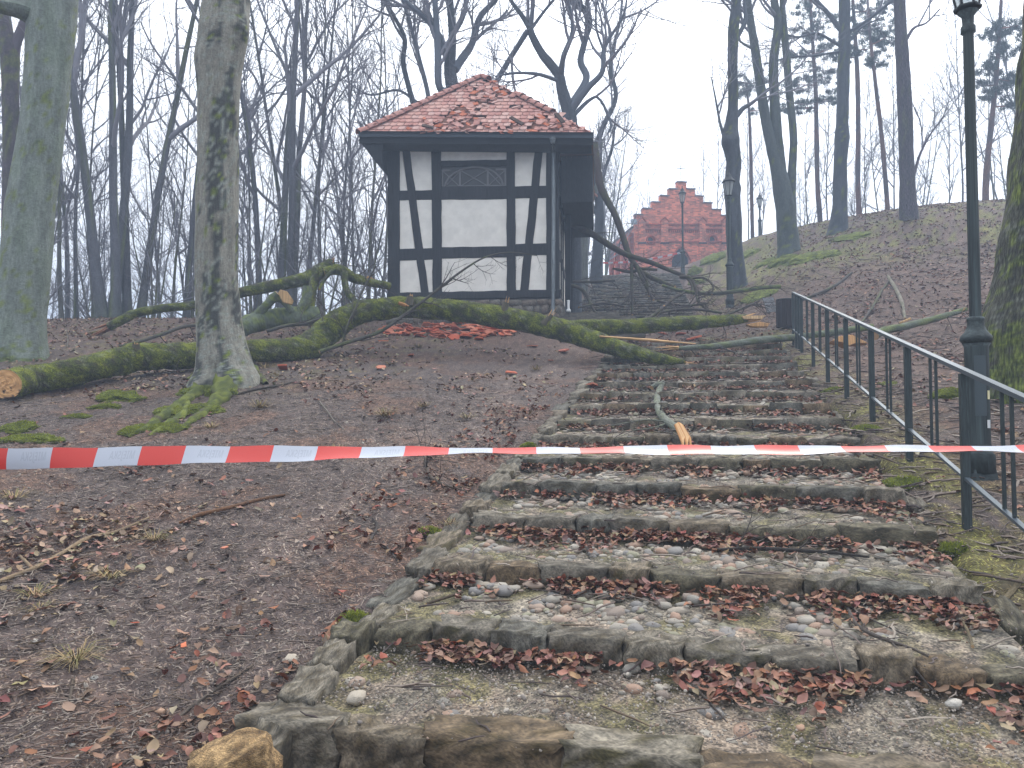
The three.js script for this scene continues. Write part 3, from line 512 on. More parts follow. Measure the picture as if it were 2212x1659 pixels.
// ---------------------------------------------------------------- brick chapel with a stepped gable
{
  const CA = -8 * Math.PI / 180, base = P(1470, 600, 50);
  const chapel = thing('brick_chapel', 'small red brick chapel with stepped gable and cross at the top of the steps', 'chapel', null, base);
  chapel.rotation.y = -CA; chapel.updateMatrixWorld(true);
  const inv = chapel.matrixWorld.clone().invert(), cl = (v) => v.clone().applyMatrix4(inv);
  const CF = (px, py, z = 0) => { const a = cl(V3(0, EYE, 0)), b = cl(P(px, py, 10)), t = (z - a.z) / (b.z - a.z); return a.lerp(b, t); };
  const poly = (l, z = 0) => l.map(([a, b]) => { const v = CF(a, b, z); return [v.x, v.y]; });
  // brick courses far too small to tell apart
  const S = 512, bn = tileNoise(S, 10, 81, 5), bx = 16, by = 40, rr = RNG(82), tone = Array.from({ length: bx * by }, () => rr());
  const brickMap = dataTex(S, (k, x, y) => { const row = Math.floor(y / S * by), fx = x / S * bx + (row % 2) * 0.5, fy = y / S * by, m = (fy % 1 < 0.16 || fx % 1 < 0.06) ? 1 : 0, t = tone[row * bx + Math.floor(fx) % bx], v = 0.75 + 0.35 * (t - 0.5) + 0.45 * (bn[k] - 0.5); return m ? [0.72, 0.6, 0.55] : [v * 1.06, v * 0.58, v * 0.44]; }, true);
  const brick = std({ map: rep(brickMap, 0.28), roughness: 0.95 }), brickDark = std({ color: '#c9a79c', map: rep(brickMap, 0.28) }), coping = std({ color: '#6f7480', roughness: 0.7 }), slate = std({ color: '#4c4f57', map: rep(stoneMap, 0.6) });
  const H0 = CF(1470, 604).y;
  const gab = [[1363, 464], [1371.5, 464], [1388, 464], [1388, 451], [1408, 451], [1408, 437], [1426, 437.3], [1426, 423], [1444.8, 423], [1444.8, 408.5], [1462.7, 408.5], [1462.7, 393.5], [1483, 393.5], [1483, 408.7], [1501.3, 408.7], [1501.3, 424], [1519, 424], [1519, 438.5], [1538, 438.5], [1538, 453], [1558, 453], [1558, 466], [1575, 466]];
  const pts = poly(gab.slice(1)); const xl = pts[0][0], xr = pts[pts.length - 1][0]; 
  const arch = (cx, cy, hw, h, spring) => { const p = new THREE.Path(); p.moveTo(cx - hw, cy); p.lineTo(cx - hw, cy + spring); p.quadraticCurveTo(cx - hw * 0.92, cy + h * 0.8, cx, cy + h); p.quadraticCurveTo(cx + hw * 0.92, cy + h * 0.8, cx + hw, cy + spring); p.lineTo(cx + hw, cy); p.closePath(); return p; };
  const sh = new THREE.Shape([[xl, H0], [xr, H0], ...pts.slice().reverse()].map(([x, y]) => new THREE.Vector2(x, y)));
  const dc = CF(1471, 590), da = CF(1471, 535).y, rw = [CF(1406.5, 518.5), CF(1540, 517)];
  sh.holes.push(arch(dc.x, H0 + 0.02, 0.62, da - H0, (da - H0) * 0.62));
  for (const c of rw) { const p = new THREE.Path(); p.absarc(c.x, c.y, 0.23, 0, Math.PI * 2, true); sh.holes.push(p); }
  const sm = CF(1405, 590), st = CF(1405, 574).y; sh.holes.push(arch(sm.x, H0 + 0.02, 0.24, st - H0, (st - H0) * 0.8));
  part('gable_wall', new THREE.ExtrudeGeometry(sh, { depth: 0.35, bevelEnabled: false, curveSegments: 14 }).translate(0, 0, -0.35), brick, chapel);
  part('doorway', new THREE.BoxGeometry(1.4, da - H0, 0.05).translate(dc.x, (da + H0) / 2, -0.4), std({ color: '#241f22' }), chapel);
  for (const c of rw) { const w = part('round_window', new THREE.CylinderGeometry(0.26, 0.26, 0.04, 20).rotateX(Math.PI / 2).translate(c.x, c.y, -0.3), std({ color: '#1d2026', roughness: 0.3 }), chapel); part('surround', new THREE.TorusGeometry(0.29, 0.06, 6, 22).translate(c.x, c.y, 0.01), brickDark, w); }
  part('arched_window', new THREE.BoxGeometry(0.5, st - H0, 0.04).translate(sm.x, (st + H0) / 2, -0.32), std({ color: '#2a1f20' }), chapel);
  const dArc = []; for (let k = 0; k <= 16; k++) { const t = k / 16 * 2 - 1, y = da - (da - H0) * 0.42 * Math.abs(t) ** 1.7; dArc.push(V3(dc.x + t * 0.68, y + 0.04, 0.03)); } part('door_arch', new THREE.TubeGeometry(new THREE.CatmullRomCurve3(dArc), 24, 0.07, 6), brickDark, chapel);
  // pilasters with little gables, a frieze between them, string courses
  for (const [a, b] of [[1379, 1393], [1427, 1442.6], [1509.5, 1523.7], [1559, 1572]]) {
    const l = poly([[a, 477], [(a + b) / 2, 470], [b, 477], [b, 604], [a, 604]]); part('pilaster', slab(l, 0.12, 0.12), brick, chapel);
    const q = poly([[a - 1, 478], [(a + b) / 2, 469], [b + 1, 478], [b + 1, 480], [(a + b) / 2, 471.5], [a - 1, 480]]); part('pilaster_gablet', slab(q, 0.17, 0.17), brickDark, chapel);
    const c = poly([[a - 0.5, 524.5], [b + 0.5, 524.5], [b + 0.5, 527.5], [a - 0.5, 527.5]]); part('offset_course', slab(c, 0.2, 0.2), slate, chapel);
  }
  for (const [a, b] of [[1393.5, 1426.5], [1443, 1509], [1524, 1558.5]]) {
    part('string_course', slab(poly([[a, 484], [b, 484.4], [b, 487], [a, 486.6]]), 0.16, 0.16), brickDark, chapel);
    part('frieze', slab(poly([[a, 494], [b, 494.4], [b, 497], [a, 496.6]]), 0.13, 0.13), brickDark, chapel);
    part('string_course', slab(poly([[a, 521], [b, 521.4], [b, 524], [a, 523.6]]), 0.1, 0.1), brickDark, chapel);
    const n = Math.round((b - a) / 4.5); for (let k = 0; k < n; k++) { const x = mix(a, b, (k + 0.5) / n); part('corbel', slab(poly([[x - 1.1, 497], [x + 1.1, 497], [x + 0.3, 502.5], [x - 0.3, 502.5]]), 0.1, 0.1), brickDark, chapel); }
  }
  // copings on each step of the gable
  const cops = [[1371, 1389, 464], [1388, 1409, 451], [1408, 1427, 437], [1426, 1446, 423], [1444.5, 1463, 408.5], [1462, 1484, 393.5], [1482.5, 1502, 408.7], [1500.5, 1520, 424], [1518.5, 1539, 438.5], [1537, 1559, 453], [1557, 1576, 466]];
  for (const [a, b, y] of cops) { const p = CF(a, y), q = CF(b, y); part('coping', new THREE.BoxGeometry(q.x - p.x, 0.07, 0.5).translate((p.x + q.x) / 2, p.y + 0.035, -0.17), coping, chapel); }
  const cr = part('cross', new THREE.BoxGeometry(0.035, 1.2, 0.035).translate(CF(1473, 393).x, CF(1473, 393).y + 0.65, -0.17), std({ color: '#3a3f46', metalness: 0.5, roughness: 0.6 }), chapel); part('cross_bar', new THREE.BoxGeometry(0.62, 0.035, 0.03).translate(CF(1473, 393).x, CF(1473, 393).y + 0.95, -0.17), cr.material, cr);
  // long walls, buttresses, roof
  const ev = CF(1361, 486).y, D = 6, ridge = CF(1473, 412).y; xl;
  for (const x of [xl + 0.2, xr - 0.2]) part('side_wall', new THREE.BoxGeometry(0.35, ev - H0, D - 0.4).translate(x, (ev + H0) / 2, -0.37 - (D - 0.4) / 2), brick, chapel);
  for (let k = 0; k < 4; k++) part('buttress', new THREE.BoxGeometry(0.3, ev - H0 - 0.4, 0.35).translate(xl - 0.1, (ev + H0) / 2 - 0.2, -0.6 - k * 1.6), brickDark, chapel);
  part('back_wall', new THREE.BoxGeometry(xr - xl - 0.4, ev - H0, 0.3).translate((xl + xr) / 2, (ev + H0) / 2, -D), brick, chapel);
  for (const sd of [-1, 1]) { const xe = sd < 0 ? xl - 0.02 : xr + 0.02, xm = (xl + xr) / 2, L = Math.hypot(xm - xe, ridge - ev), g = new THREE.BoxGeometry(L, 0.12, D - 0.3); g.rotateZ(sd < 0 ? Math.atan2(ridge - ev, xm - xe) : -Math.atan2(ridge - ev, xe - xm)); part('roof_slope', g.translate((xe + xm) / 2, (ev + ridge) / 2, -0.4 - (D - 0.3) / 2), slate, chapel); }
  part('eaves_flashing', new THREE.BoxGeometry(0.4, 0.34, 0.06).rotateZ(0.1).translate(CF(1368, 480).x, CF(1368, 480).y, 0.12), std({ color: '#98a5b0', metalness: 0.3, roughness: 0.5 }), chapel);
  shadow(chapel);
}
// ---------------------------------------------------------------- iron lamp posts
const iron = std({ color: '#4a575c', metalness: 0.35, roughness: 0.6, map: rep(stoneMap, 0.8) }), ironDark = std({ color: '#2e3234', metalness: 0.35, roughness: 0.6 }), railTop = std({ color: '#59636b', metalness: 0.45, roughness: 0.42 });
const lampGlass = new THREE.MeshPhysicalMaterial({ color: '#dfe4e4', roughness: 0.35, transmission: 0.75, thickness: 0, ior: 1.45 });
function lathe(pts, seg = 18) { return new THREE.LatheGeometry(pts.map(([x, y]) => new THREE.Vector2(x, y)), seg); }
function lampPost(base, label, H, big, k = 1) {
  const t = thing('street_lamp', label, 'lamp', 'iron street lamps beside the steps', base);
  part('plinth', new THREE.CylinderGeometry(0.13 * k, 0.15 * k, 0.12, 4).rotateY(Math.PI / 4).translate(0, 0.02, 0), iron, t);
  part('base_block', lathe([[0.0, 0.05], [0.125, 0.05], [0.125, 0.2], [0.108, 0.22], [0.104, 0.27], [0.094, 0.3], [0.094, 1.14], [0.11, 1.17], [0, 1.17]].map(([x, y]) => [x * k, y]), 24), iron, t);
  part('flange', lathe([[0.06, 1.16], [0.105, 1.17], [0.128, 1.2], [0.122, 1.235], [0.085, 1.28], [0.068, 1.32], [0.064, 1.36], [0.07, 1.38], [0.066, 1.4], [0.04, 1.41]].map(([x, y]) => [x * k, y]), 24), iron, t);
  part('shaft', lathe([[0.048, 1.38], [0.046, 2.2], [0.043, H - 0.72], [0.06, H - 0.71], [0.06, H - 0.66], [0.045, H - 0.64], [0.05, H - 0.56], [0.085, H - 0.52], [0, H - 0.5]].map(([x, y]) => [x * k, y]), 18), iron, t);
  if (big) { const d = part('service_door', new THREE.CylinderGeometry(0.099, 0.099, 0.52, 10, 1, true, -0.75, 0.95).translate(0, 0.8, 0), std({ color: '#454f54', metalness: 0.3, roughness: 0.55, side: THREE.DoubleSide }), t);
    part('sticker', new THREE.BoxGeometry(0.03, 0.075, 0.002).rotateY(0.5).translate(0.04, 0.72, 0.092), std({ color: '#d8d2a8', roughness: 0.5 }), t).userData.label = 'yellow and white warning sticker';
    part('sticker', new THREE.BoxGeometry(0.035, 0.07, 0.002).rotateY(0.4).translate(0.035, 0.47, 0.093), std({ color: '#cfd3d4', roughness: 0.5 }), t).userData.label = 'plain white number sticker'; }
  // lantern: four panes leaning outwards under a hood
  const y0 = H - 0.5, y1 = H - 0.08, a = 0.085 * 1, b = 0.165 * 1, n = 6;
  const L = part('lantern', lathe([[0, y0 - 0.01], [a * 1.25, y0 - 0.01], [a * 1.35, y0 + 0.02], [a * 1.05, y0 + 0.03], [0, y0 + 0.03]], n), ironDark, t);
  const bars = [], panes = [];
  for (let i = 0; i < n; i++) { const c = i / n * 6.283, e = (i + 1) / n * 6.283, p = V3(Math.sin(c) * a, y0 + 0.02, Math.cos(c) * a), q = V3(Math.sin(c) * b, y1, Math.cos(c) * b); bars.push(new THREE.TubeGeometry(new THREE.LineCurve3(p, q), 1, 0.011, 5)); const p2 = V3(Math.sin(e) * a, y0 + 0.02, Math.cos(e) * a), q2 = V3(Math.sin(e) * b, y1, Math.cos(e) * b), g = new THREE.BufferGeometry(); g.setAttribute('position', new THREE.Float32BufferAttribute([p, p2, q2, p, q2, q].flatMap((v) => [v.x * 0.97, v.y, v.z * 0.97]), 3)); g.setAttribute('uv', new THREE.Float32BufferAttribute(new Float32Array(12), 2)); g.computeVertexNormals(); panes.push(g); }
  part('frame_bars', mergeGeometries(bars), ironDark, L); panes.forEach((g) => part('pane', g, lampGlass, L));
  part('hood', lathe([[b * 0.98, y1 - 0.015], [b * 1.2, y1], [b * 1.16, y1 + 0.03], [b * 0.75, y1 + 0.1], [b * 0.5, y1 + 0.16], [b * 0.55, y1 + 0.19], [b * 0.2, y1 + 0.26], [0.02, y1 + 0.29], [0.028, y1 + 0.33], [0, y1 + 0.38]], n), ironDark, L);
  return t;
}
{ const b = onLand(2122, 1034); const p = P(2116, 1030, 6.7); p.y = land(p.x, p.z) + 0.0; lampPost(p, 'tall dark iron lamp post beside the handrail at the right edge', P(2098, 2, 6.7).y - p.y + 0.42, true); }
lampPost(P(1475.5, 601, 35.5), 'thin iron lamp with lit-looking pale panes standing before the chapel gable', 4.05, false, 1.0).userData.label = 'slim iron lamp standing in front of the chapel gable';
lampPost(P(1577, 662, 22.3), 'iron lamp in front of the knotted tree trunk above the steps', 3.75, false);
lampPost(P(1642, 524, 42), 'small distant iron lamp on the hilltop right of the chapel', 2.5, false);
// ---------------------------------------------------------------- handrails
{
  const rl = (zc, k) => camPoint(1518 + 3181 / zc, 543 + k / zc, zc), KT = 1467, KB = 2738, KG = 3343;
  const base = rl(10, KG), rail = thing('handrail', 'black iron handrail with paired balusters along the right side of the steps', 'railing', null, base);
  const bar = (a, b, w, h) => { const d = V3().subVectors(b, a), L = d.length(), z = V3().crossVectors(d.normalize(), V3(0, 1, 0)).normalize(), y = V3().crossVectors(z, d); return local(new THREE.BoxGeometry(L, h, w).applyMatrix4(new THREE.Matrix4().makeBasis(d, y, z)).translate((a.x + b.x) / 2, (a.y + b.y) / 2, (a.z + b.z) / 2), base); };
  const upr = (zc, k0, k1, w) => { const a = rl(zc, k0), b = rl(zc, k1), g = new THREE.BoxGeometry(w, b.y - a.y, w); g.rotateY(LOW.ang); return local(g.translate((a.x + b.x) / 2, (a.y + b.y) / 2, (a.z + b.z) / 2), base); };
  part('top_rail', bar(rl(3.4, KT - 15), rl(16.35, KT - 15), 0.05, 0.03), railTop, rail);
  for (let k = -1; k < 7; k++) { const zc = 5.6 + 1.55 * k; part('post', upr(zc, KG + 420, KT + 8, 0.055), iron, rail);
    const nx = Math.min(16.3, zc + 1.55); part('bottom_rail', bar(rl(zc + 0.024, KB), rl(nx - 0.024, KB), 0.035, 0.02), railTop, rail);
    for (const o of [0.45, 0.55]) part('baluster', upr(zc + 1.55 * o, KB - 16, KT + 8, 0.02), iron, rail); }
  for (const zc of [15.35, 15.8, 16.3]) part('post', upr(zc, KG + 300, KT + 8, 0.045), iron, rail);
  // dark slatted litter bin beyond the rail's end, and a grey slatted piece fallen against it
  const wb = std({ color: '#3d3436', map: woodMap }), bp = P(1697, 699, 18.6); bp.y = land(bp.x, bp.z) - 0.02;
  const bin = thing('litter_bin', 'dark slatted wooden litter bin at the top end of the handrail', 'bin', null, bp);
  for (let k = 0; k < 12; k++) { const a = k / 12 * 6.283; part('slat', new THREE.BoxGeometry(0.1, 0.66, 0.025).translate(0, 0.37, 0.2).rotateY(a), wb, bin); }
  part('liner', new THREE.CylinderGeometry(0.185, 0.185, 0.6, 14).translate(0, 0.35, 0), ironDark, bin); part('rim', new THREE.TorusGeometry(0.205, 0.02, 6, 20).rotateX(Math.PI / 2).translate(0, 0.71, 0), ironDark, bin);
  const fp = P(1668, 672, 19); const pan = thing('slatted_panel', 'pale grey slatted panel propped beside the dark litter bin', 'panel', null, fp); pan.rotation.set(-0.3, 0.35, 0.25);
  for (let k = 0; k < 4; k++) part('slat', new THREE.BoxGeometry(0.34, 0.085, 0.02).translate(0, 0.02 + k * 0.1, 0), std({ color: '#9b9da0', map: woodMap }), pan); for (const x of [-0.12, 0.12]) part('batten', new THREE.BoxGeometry(0.04, 0.42, 0.02).translate(x, 0.17, -0.021), wb, pan);
}
{ // left rail of the upper flight, beside the hut's far corner
  const A = UPP.at(1.0, -2.25, 0), B = UPP.at(8.6, -2.25, 0), base = UPP.at(4, -2.25, UPP.line(4)), rail = thing('handrail', 'grey iron handrail on the left of the far steps behind the hut', 'railing', null, base), off = 0.95;
  const pt = (s, h) => UPP.at(s, -2.25, UPP.line(s) + h), tb = (a, b, r, m, n) => part(n, local(new THREE.TubeGeometry(new THREE.LineCurve3(a, b), 1, r, 6), base), m, rail);
  const pale = std({ color: '#7f8b93', metalness: 0.4, roughness: 0.45 });
  tb(pt(1.2, 0.3), pt(1.25, off), 0.03, pale, 'rail_end'); tb(pt(1.25, off), pt(5.6, off), 0.03, pale, 'top_rail'); tb(pt(1.25, 0.2), pt(5.6, 0.2), 0.02, iron, 'bottom_rail');
  for (let k = 0; k <= 12; k++) tb(pt(1.4 + k * 0.35, -0.1), pt(1.4 + k * 0.35, off), k % 4 ? 0.013 : 0.024, iron, k % 4 ? 'baluster' : 'post');
  const b2 = UPP.at(13, -2.3, UPP.line(13)), r2 = thing('handrail', 'thin pipe railing on the left of the topmost steps before the chapel', 'railing', null, b2), p2 = (s, h) => UPP.at(s, -2.3, UPP.line(s) + h), t2 = (a, b, r, n) => part(n, local(new THREE.TubeGeometry(new THREE.LineCurve3(a, b), 1, r, 6), b2), pale, r2);
  t2(p2(8, 1.0), p2(15, 1.0), 0.028, 'top_rail'); for (let k = 0; k <= 7; k++) t2(p2(8.1 + k * 0.97, -0.2), p2(8.1 + k * 0.97, 1.0), 0.022, 'post');
}
{ // white bottle-shaped marker standing on the concrete by the hut's corner
  const b = P(1228, 674, 19.6); const w = thing('marker_post', 'short white marker post on the concrete kerb at the hut corner', 'post', null, b);
  part('post', lathe([[0, 0], [0.06, 0], [0.06, 0.05], [0.03, 0.09], [0.035, 0.28], [0.045, 0.3], [0, 0.31]], 10), std({ color: '#d6d8d8' }), w);
  const cm = std({ color: '#77726c', map: rep(stoneMap, 0.7), bumpMap: stoneBump, bumpScale: 0.01 });
  const c = thing('concrete_landing', 'low grey concrete landing with steps beside the hut plinth', 'landing', null, P(1270, 700, 19.6)); c.rotation.y = -HA;
  part('slab', new THREE.BoxGeometry(1.5, 0.4, 2.6).translate(0.05, 0.1, -1.3), cm, c); part('step', new THREE.BoxGeometry(1.9, 0.4, 0.5).translate(0.25, -0.09, 0.24), cm, c); part('step', new THREE.BoxGeometry(2.1, 0.4, 0.5).translate(0.35, -0.24, 0.72), cm, c);
}
// ---------------------------------------------------------------- red and white barrier tape
function tapeTex() {
  const c = document.createElement('canvas'); c.width = 1024; c.height = 128; const g = c.getContext('2d');
  g.fillStyle = '#b3b9c5'; g.fillRect(0, 0, 1024, 128); g.fillStyle = '#c9352c'; g.fillRect(0, 0, 512, 128);
  g.save(); g.translate(1000, 42); g.scale(-1, 1); g.globalAlpha = 0.22; g.fillStyle = '#737a86'; g.font = 'bold 74px sans-serif'; g.textAlign = 'left'; g.textBaseline = 'middle'; g.fillText('MIEJSKA', 30, 8, 400); g.restore();
  const t = new THREE.CanvasTexture(c); t.colorSpace = THREE.SRGBColorSpace; t.wrapS = t.wrapT = THREE.RepeatWrapping; return t;
}
const tapeMat = new THREE.MeshPhysicalMaterial({ map: tapeTex(), roughness: 0.38, side: THREE.DoubleSide, transmission: 0.2, thickness: 0 });
function ribbonMesh(fn, n, width, unit) { // fn(t) -> {p, a}: centre and how far the strip is turned from upright
  const b = new Buf(), W = 6; let L = 0, prev = null;
  for (let k = 0; k <= n; k++) { const q = fn(k / n); if (prev) L += q.p.distanceTo(prev); prev = q.p;
    for (let j = 0; j <= W; j++) { const w = (j / W - 0.5) * width, bow = 0.12 * width * (1 - (2 * j / W - 1) ** 2); b.vert(q.p.x, q.p.y + w * Math.cos(q.a) - bow * Math.sin(q.a), q.p.z - w * Math.sin(q.a) + bow * Math.cos(q.a) * 0.5, (L + q.o) / unit, j / W, [1, 1, 1]); } }
  for (let k = 0; k < n; k++) for (let j = 0; j < W; j++) { const a = k * (W + 1) + j; b.quad(a, a + 1, a + W + 2, a + W + 1); }
  return b.geo();
}
{
  const ys = [[-700, 1006], [0, 991], [560, 980], [1100, 972.5], [1500, 972], [1900, 969.5], [2212, 968.5], [2900, 968]], yy = (x) => { for (let k = 0; k < ys.length - 1; k++) if (x <= ys[k + 1][0]) return mix(ys[k][1], ys[k + 1][1], (x - ys[k][0]) / (ys[k + 1][0] - ys[k][0])); return 968; };
  const g = ribbonMesh((t) => { const x = mix(-700, 2900, t), p = P(x, yy(x) + 0.8 * Math.sin(x * 0.012) + 0.7 * Math.sin(x * 0.041), 2.95); return { p, a: mix(0.05, 1.25, sstep(-150, 1050, x)) + 0.1 * Math.sin(x * 0.007) - 0.06 * Math.sin(x * 0.023), o: (700 - 82 + 95 * 2) / F * 2.95 * -1 + 95 * 10 / F * 2.95 * 0 }; }, 240, 0.08, 190 / F * 2.95);
  topMesh('barrier_tape', g, tapeMat, 'red and white barrier tape stretched across the whole foreground', 'tape');
  const A = P(1282, 568, 36), B = P(1470, 546, 35.5);
  const g2 = ribbonMesh((t) => { const p = A.clone().lerp(B, t); p.y -= 0.25 * Math.sin(t * Math.PI) * 0.6; return { p, a: 0.15, o: 0 }; }, 24, 0.09, 0.46);
  topMesh('barrier_tape', g2, tapeMat, 'far red and white tape tied across the steps to the chapel lamp', 'tape');
}
// ---------------------------------------------------------------- trees
const barkA = tileNoise(512, 6, 91, 5, 0.5), barkB = tileNoise(512, 48, 92, 3, 0.3), barkC = tileNoise(512, 26, 93, 3, 2.2);
const smoothBarkMap = dataTex(512, (k) => { const v = 0.78 + 0.34 * (barkA[k] - 0.5) + 0.26 * (barkC[k] - 0.5) + 0.18 * (barkB[k] - 0.5); return [v, v, v]; }, true);
const smoothBarkBump = dataTex(512, (k) => { const v = 0.5 * barkC[k] + 0.35 * barkB[k] + 0.15 * barkA[k]; return [v, v, v]; });
const roughBarkMap = dataTex(512, (k) => { const v = 0.74 + 0.3 * (barkA[k] - 0.5) + 0.85 * (barkB[k] - 0.5); return [v, v, v]; }, true);
const roughBarkBump = dataTex(512, (k) => [barkB[k], barkB[k], barkB[k]]);
const smoothBark = std({ map: smoothBarkMap, bumpMap: smoothBarkBump, bumpScale: 0.012, vertexColors: true, roughness: 0.9 });
const roughBark = std({ map: roughBarkMap, bumpMap: roughBarkBump, bumpScale: 0.03, vertexColors: true, roughness: 0.95 });
const twigMat = std({ vertexColors: true, roughness: 0.95 });
const MOSSC = lin('#86943a'), MOSSD = lin('#57682e'), LICH = lin('#a9b0a6');
// bark colour with patches of moss, stain and lichen that have outlines of their own
function barkCol(base, o = {}) {
  const seed = o.seed || 0, dark = o.dark || mixc(base, [0, 0, 0], 0.55), y0 = o.y0 ?? -99;
  return (p, n) => {
    const a = fbm3(p.x * 2.2 + seed, p.y * 0.7, p.z * 2.2, 3), b = fbm3(p.x * 6 - seed, p.y * 4, p.z * 6, 3), c3 = fbm3(p.x * 15, p.y * 12, p.z * 15 + seed, 2);
    let c = mixc(base, dark, (o.stain ?? 0.5) * sstep(0.02, 0.16, a + 0.25 * b));
    if (o.tint) c = mixc(c, o.tint, 0.7 * sstep(0.0, 0.25, -a + 0.3 * b));
    if (o.lichen) c = mixc(c, LICH, o.lichen * sstep(0.14, 0.2, c3 + 0.3 * b - 0.05));
    if (o.moss) { const h = p.y - y0, m = sstep(-0.08, 0.14, b + 0.5 * a + (o.mossBias ?? 0) + Math.max(0, 0.55 - h / (o.mossH ?? 0.8)) + (o.mossUp ?? 0) * n.y); c = mixc(c, mixc(MOSSD, MOSSC, sstep(-0.2, 0.25, c3 + b)), m * o.moss); }
    return c;
  };
}
const wob = V3();
function limbLine(start, dir, len, segs, wander, tropism, R) { // a wandering line that bends towards the light
  const pts = [start.clone()], d = dir.clone().normalize(), q = start.clone();
  for (let k = 0; k < segs; k++) { wob.set(R() - 0.5, R() - 0.5, R() - 0.5).multiplyScalar(wander); d.add(wob); d.y += tropism; d.normalize(); q.addScaledVector(d, len / segs); pts.push(q.clone()); }
  return { pts, d };
}
function sideDir(d, ang, az) { const u = V3(Math.abs(d.y) > 0.9 ? 1 : 0, Math.abs(d.y) > 0.9 ? 0 : 1, 0).cross(d).normalize(), w = V3().crossVectors(d, u); return d.clone().multiplyScalar(Math.cos(ang)).addScaledVector(u, Math.sin(ang) * Math.cos(az)).addScaledVector(w, Math.sin(ang) * Math.sin(az)); }
const SIDES = [10, 6, 4, 3, 3], SEGS = [12, 7, 5, 3, 1];
// boughs from a line, then branches from the boughs, down to twigs
function sprout(buf, line, r0, r1, level, R, o) {
  const n = Math.round(o.kids[level] * range(R, 0.8, 1.2)), pts = line, N = pts.length - 1;
  for (let k = 0; k < n; k++) {
    const t = mix(o.from[level], 1, (k + R()) / n), f = t * N, i = Math.min(N - 1, Math.floor(f)), p = pts[i].clone().lerp(pts[i + 1], f - i), d = V3().subVectors(pts[i + 1], pts[i]).normalize();
    const rp = mix(r0, r1, t), L = o.len[level] * range(R, 0.6, 1.25) * mix(1, 0.55, t), r = Math.min(rp * 0.72, o.rad[level] * range(R, 0.75, 1.2));
    bough(buf, p, sideDir(d, range(R, o.ang[0], o.ang[1]), R() * 6.283), L, r, level + 1, R, o);
  }
}
function bough(buf, p, d, L, r, level, R, o) {
  const end = level >= 3 ? r * 0.5 : r * 0.3, ln = limbLine(p, d, L, SEGS[level], o.wander * (level > 2 ? 0.8 : 1), o.trop * (level > 2 ? 0.6 : 1), R), N = ln.pts.length;
  buf.tube(ln.pts, ln.pts.map((_, k) => mix(r, end, k / (N - 1))), { sides: SIDES[level], col: o.twigCol });
  if (level < o.levels) sprout(buf, ln.pts, r, end, level, R, o);
}
const DEF = { kids: [13, 6, 5, 2.2], from: [0.28, 0.2, 0.2, 0.2], len: [5, 2.1, 0.95, 0.45], rad: [0.07, 0.028, 0.012, 0.007], ang: [0.45, 0.95], wander: 0.34, trop: 0.1, levels: 4, twigCol: lin('#807f87') };
function protoTree(seed, o) { // geometry of a whole tree standing at the origin
  const R = RNG(seed), q = { ...DEF, ...o }, H = q.H, tb = new Buf(), cb = new Buf(), r0 = q.r, col = barkCol(q.bark, { seed, stain: 0.5, moss: 0.6, mossH: 1.4, y0: 0, mossBias: -0.25 });
  const stems = q.stems || 1;
  for (let s = 0; s < stems; s++) {
    const lean = V3(range(R, -1, 1) * q.lean, 1, range(R, -1, 1) * q.lean), st = stems > 1 ? V3(Math.cos(s / stems * 6.28 + seed) * r0 * 0.9, -0.3, Math.sin(s / stems * 6.28 + seed) * r0 * 0.9) : V3(0, -0.3, 0);
    if (stems > 1) { lean.x += st.x / r0 * 0.07; lean.z += st.z / r0 * 0.07; }
    const ln = limbLine(st, lean, H * range(R, 0.9, 1.05), 14, q.bend ?? 0.1, 0.03, R), N = ln.pts.length, rs = ln.pts.map((_, k) => r0 * mix(1, 0.16, (k / (N - 1)) ** 0.7) * 0.9 * (k === 0 ? 1.35 : k === 1 ? 1.05 : 1));
    tb.tube(ln.pts, rs, { sides: 9, col, lump: (p) => 1 + 0.12 * fbm3(p.x * 2 + seed, p.y * 1.1, p.z * 2, 2) });
    sprout(cb, ln.pts, r0, r0 * 0.16, 0, R, { ...q, kids: [q.kids[0] / Math.sqrt(stems), ...q.kids.slice(1)] });
  }
  return { trunk: tb.geo(), crown: cb.geo() };
}
const BK = lin('#74767f'), BK2 = lin('#807f79'), BK3 = lin('#6d6e76');
const protos = [
  protoTree(101, { H: 17, r: 0.15, bark: BK, lean: 0.05 }), protoTree(102, { H: 19, r: 0.14, bark: BK3, lean: 0.03, stems: 2 }), protoTree(103, { H: 16, r: 0.1, bark: BK2, lean: 0.08 }), protoTree(104, { H: 18, r: 0.17, bark: BK, lean: 0.02, stems: 3, ang: [0.3, 0.75] }),
  protoTree(105, { H: 15, r: 0.085, bark: BK3, lean: 0.1, kids: [16, 6, 5, 2] }), protoTree(106, { H: 13, r: 0.065, bark: BK2, lean: 0.14, kids: [16, 6, 4, 2], len: [3, 1.5, 0.8, 0.4] }),
  protoTree(107, { H: 6.5, r: 0.06, bark: BK2, lean: 0.2, stems: 4, kids: [14, 6, 4, 2], from: [0.12, 0.1, 0.1, 0.1], len: [2.4, 1.2, 0.7, 0.35], rad: [0.03, 0.014, 0.008, 0.006] }), protoTree(108, { H: 18, r: 0.1, bark: BK, lean: 0.09, ang: [0.3, 0.7] })];
const KIND = ['slender bare tree', 'twin stemmed bare tree', 'thin leaning bare tree', 'three stemmed bare beech', 'spindly bare tree', 'thin young bare tree', 'bushy leafless understorey shrub', 'tall leaning bare tree'];
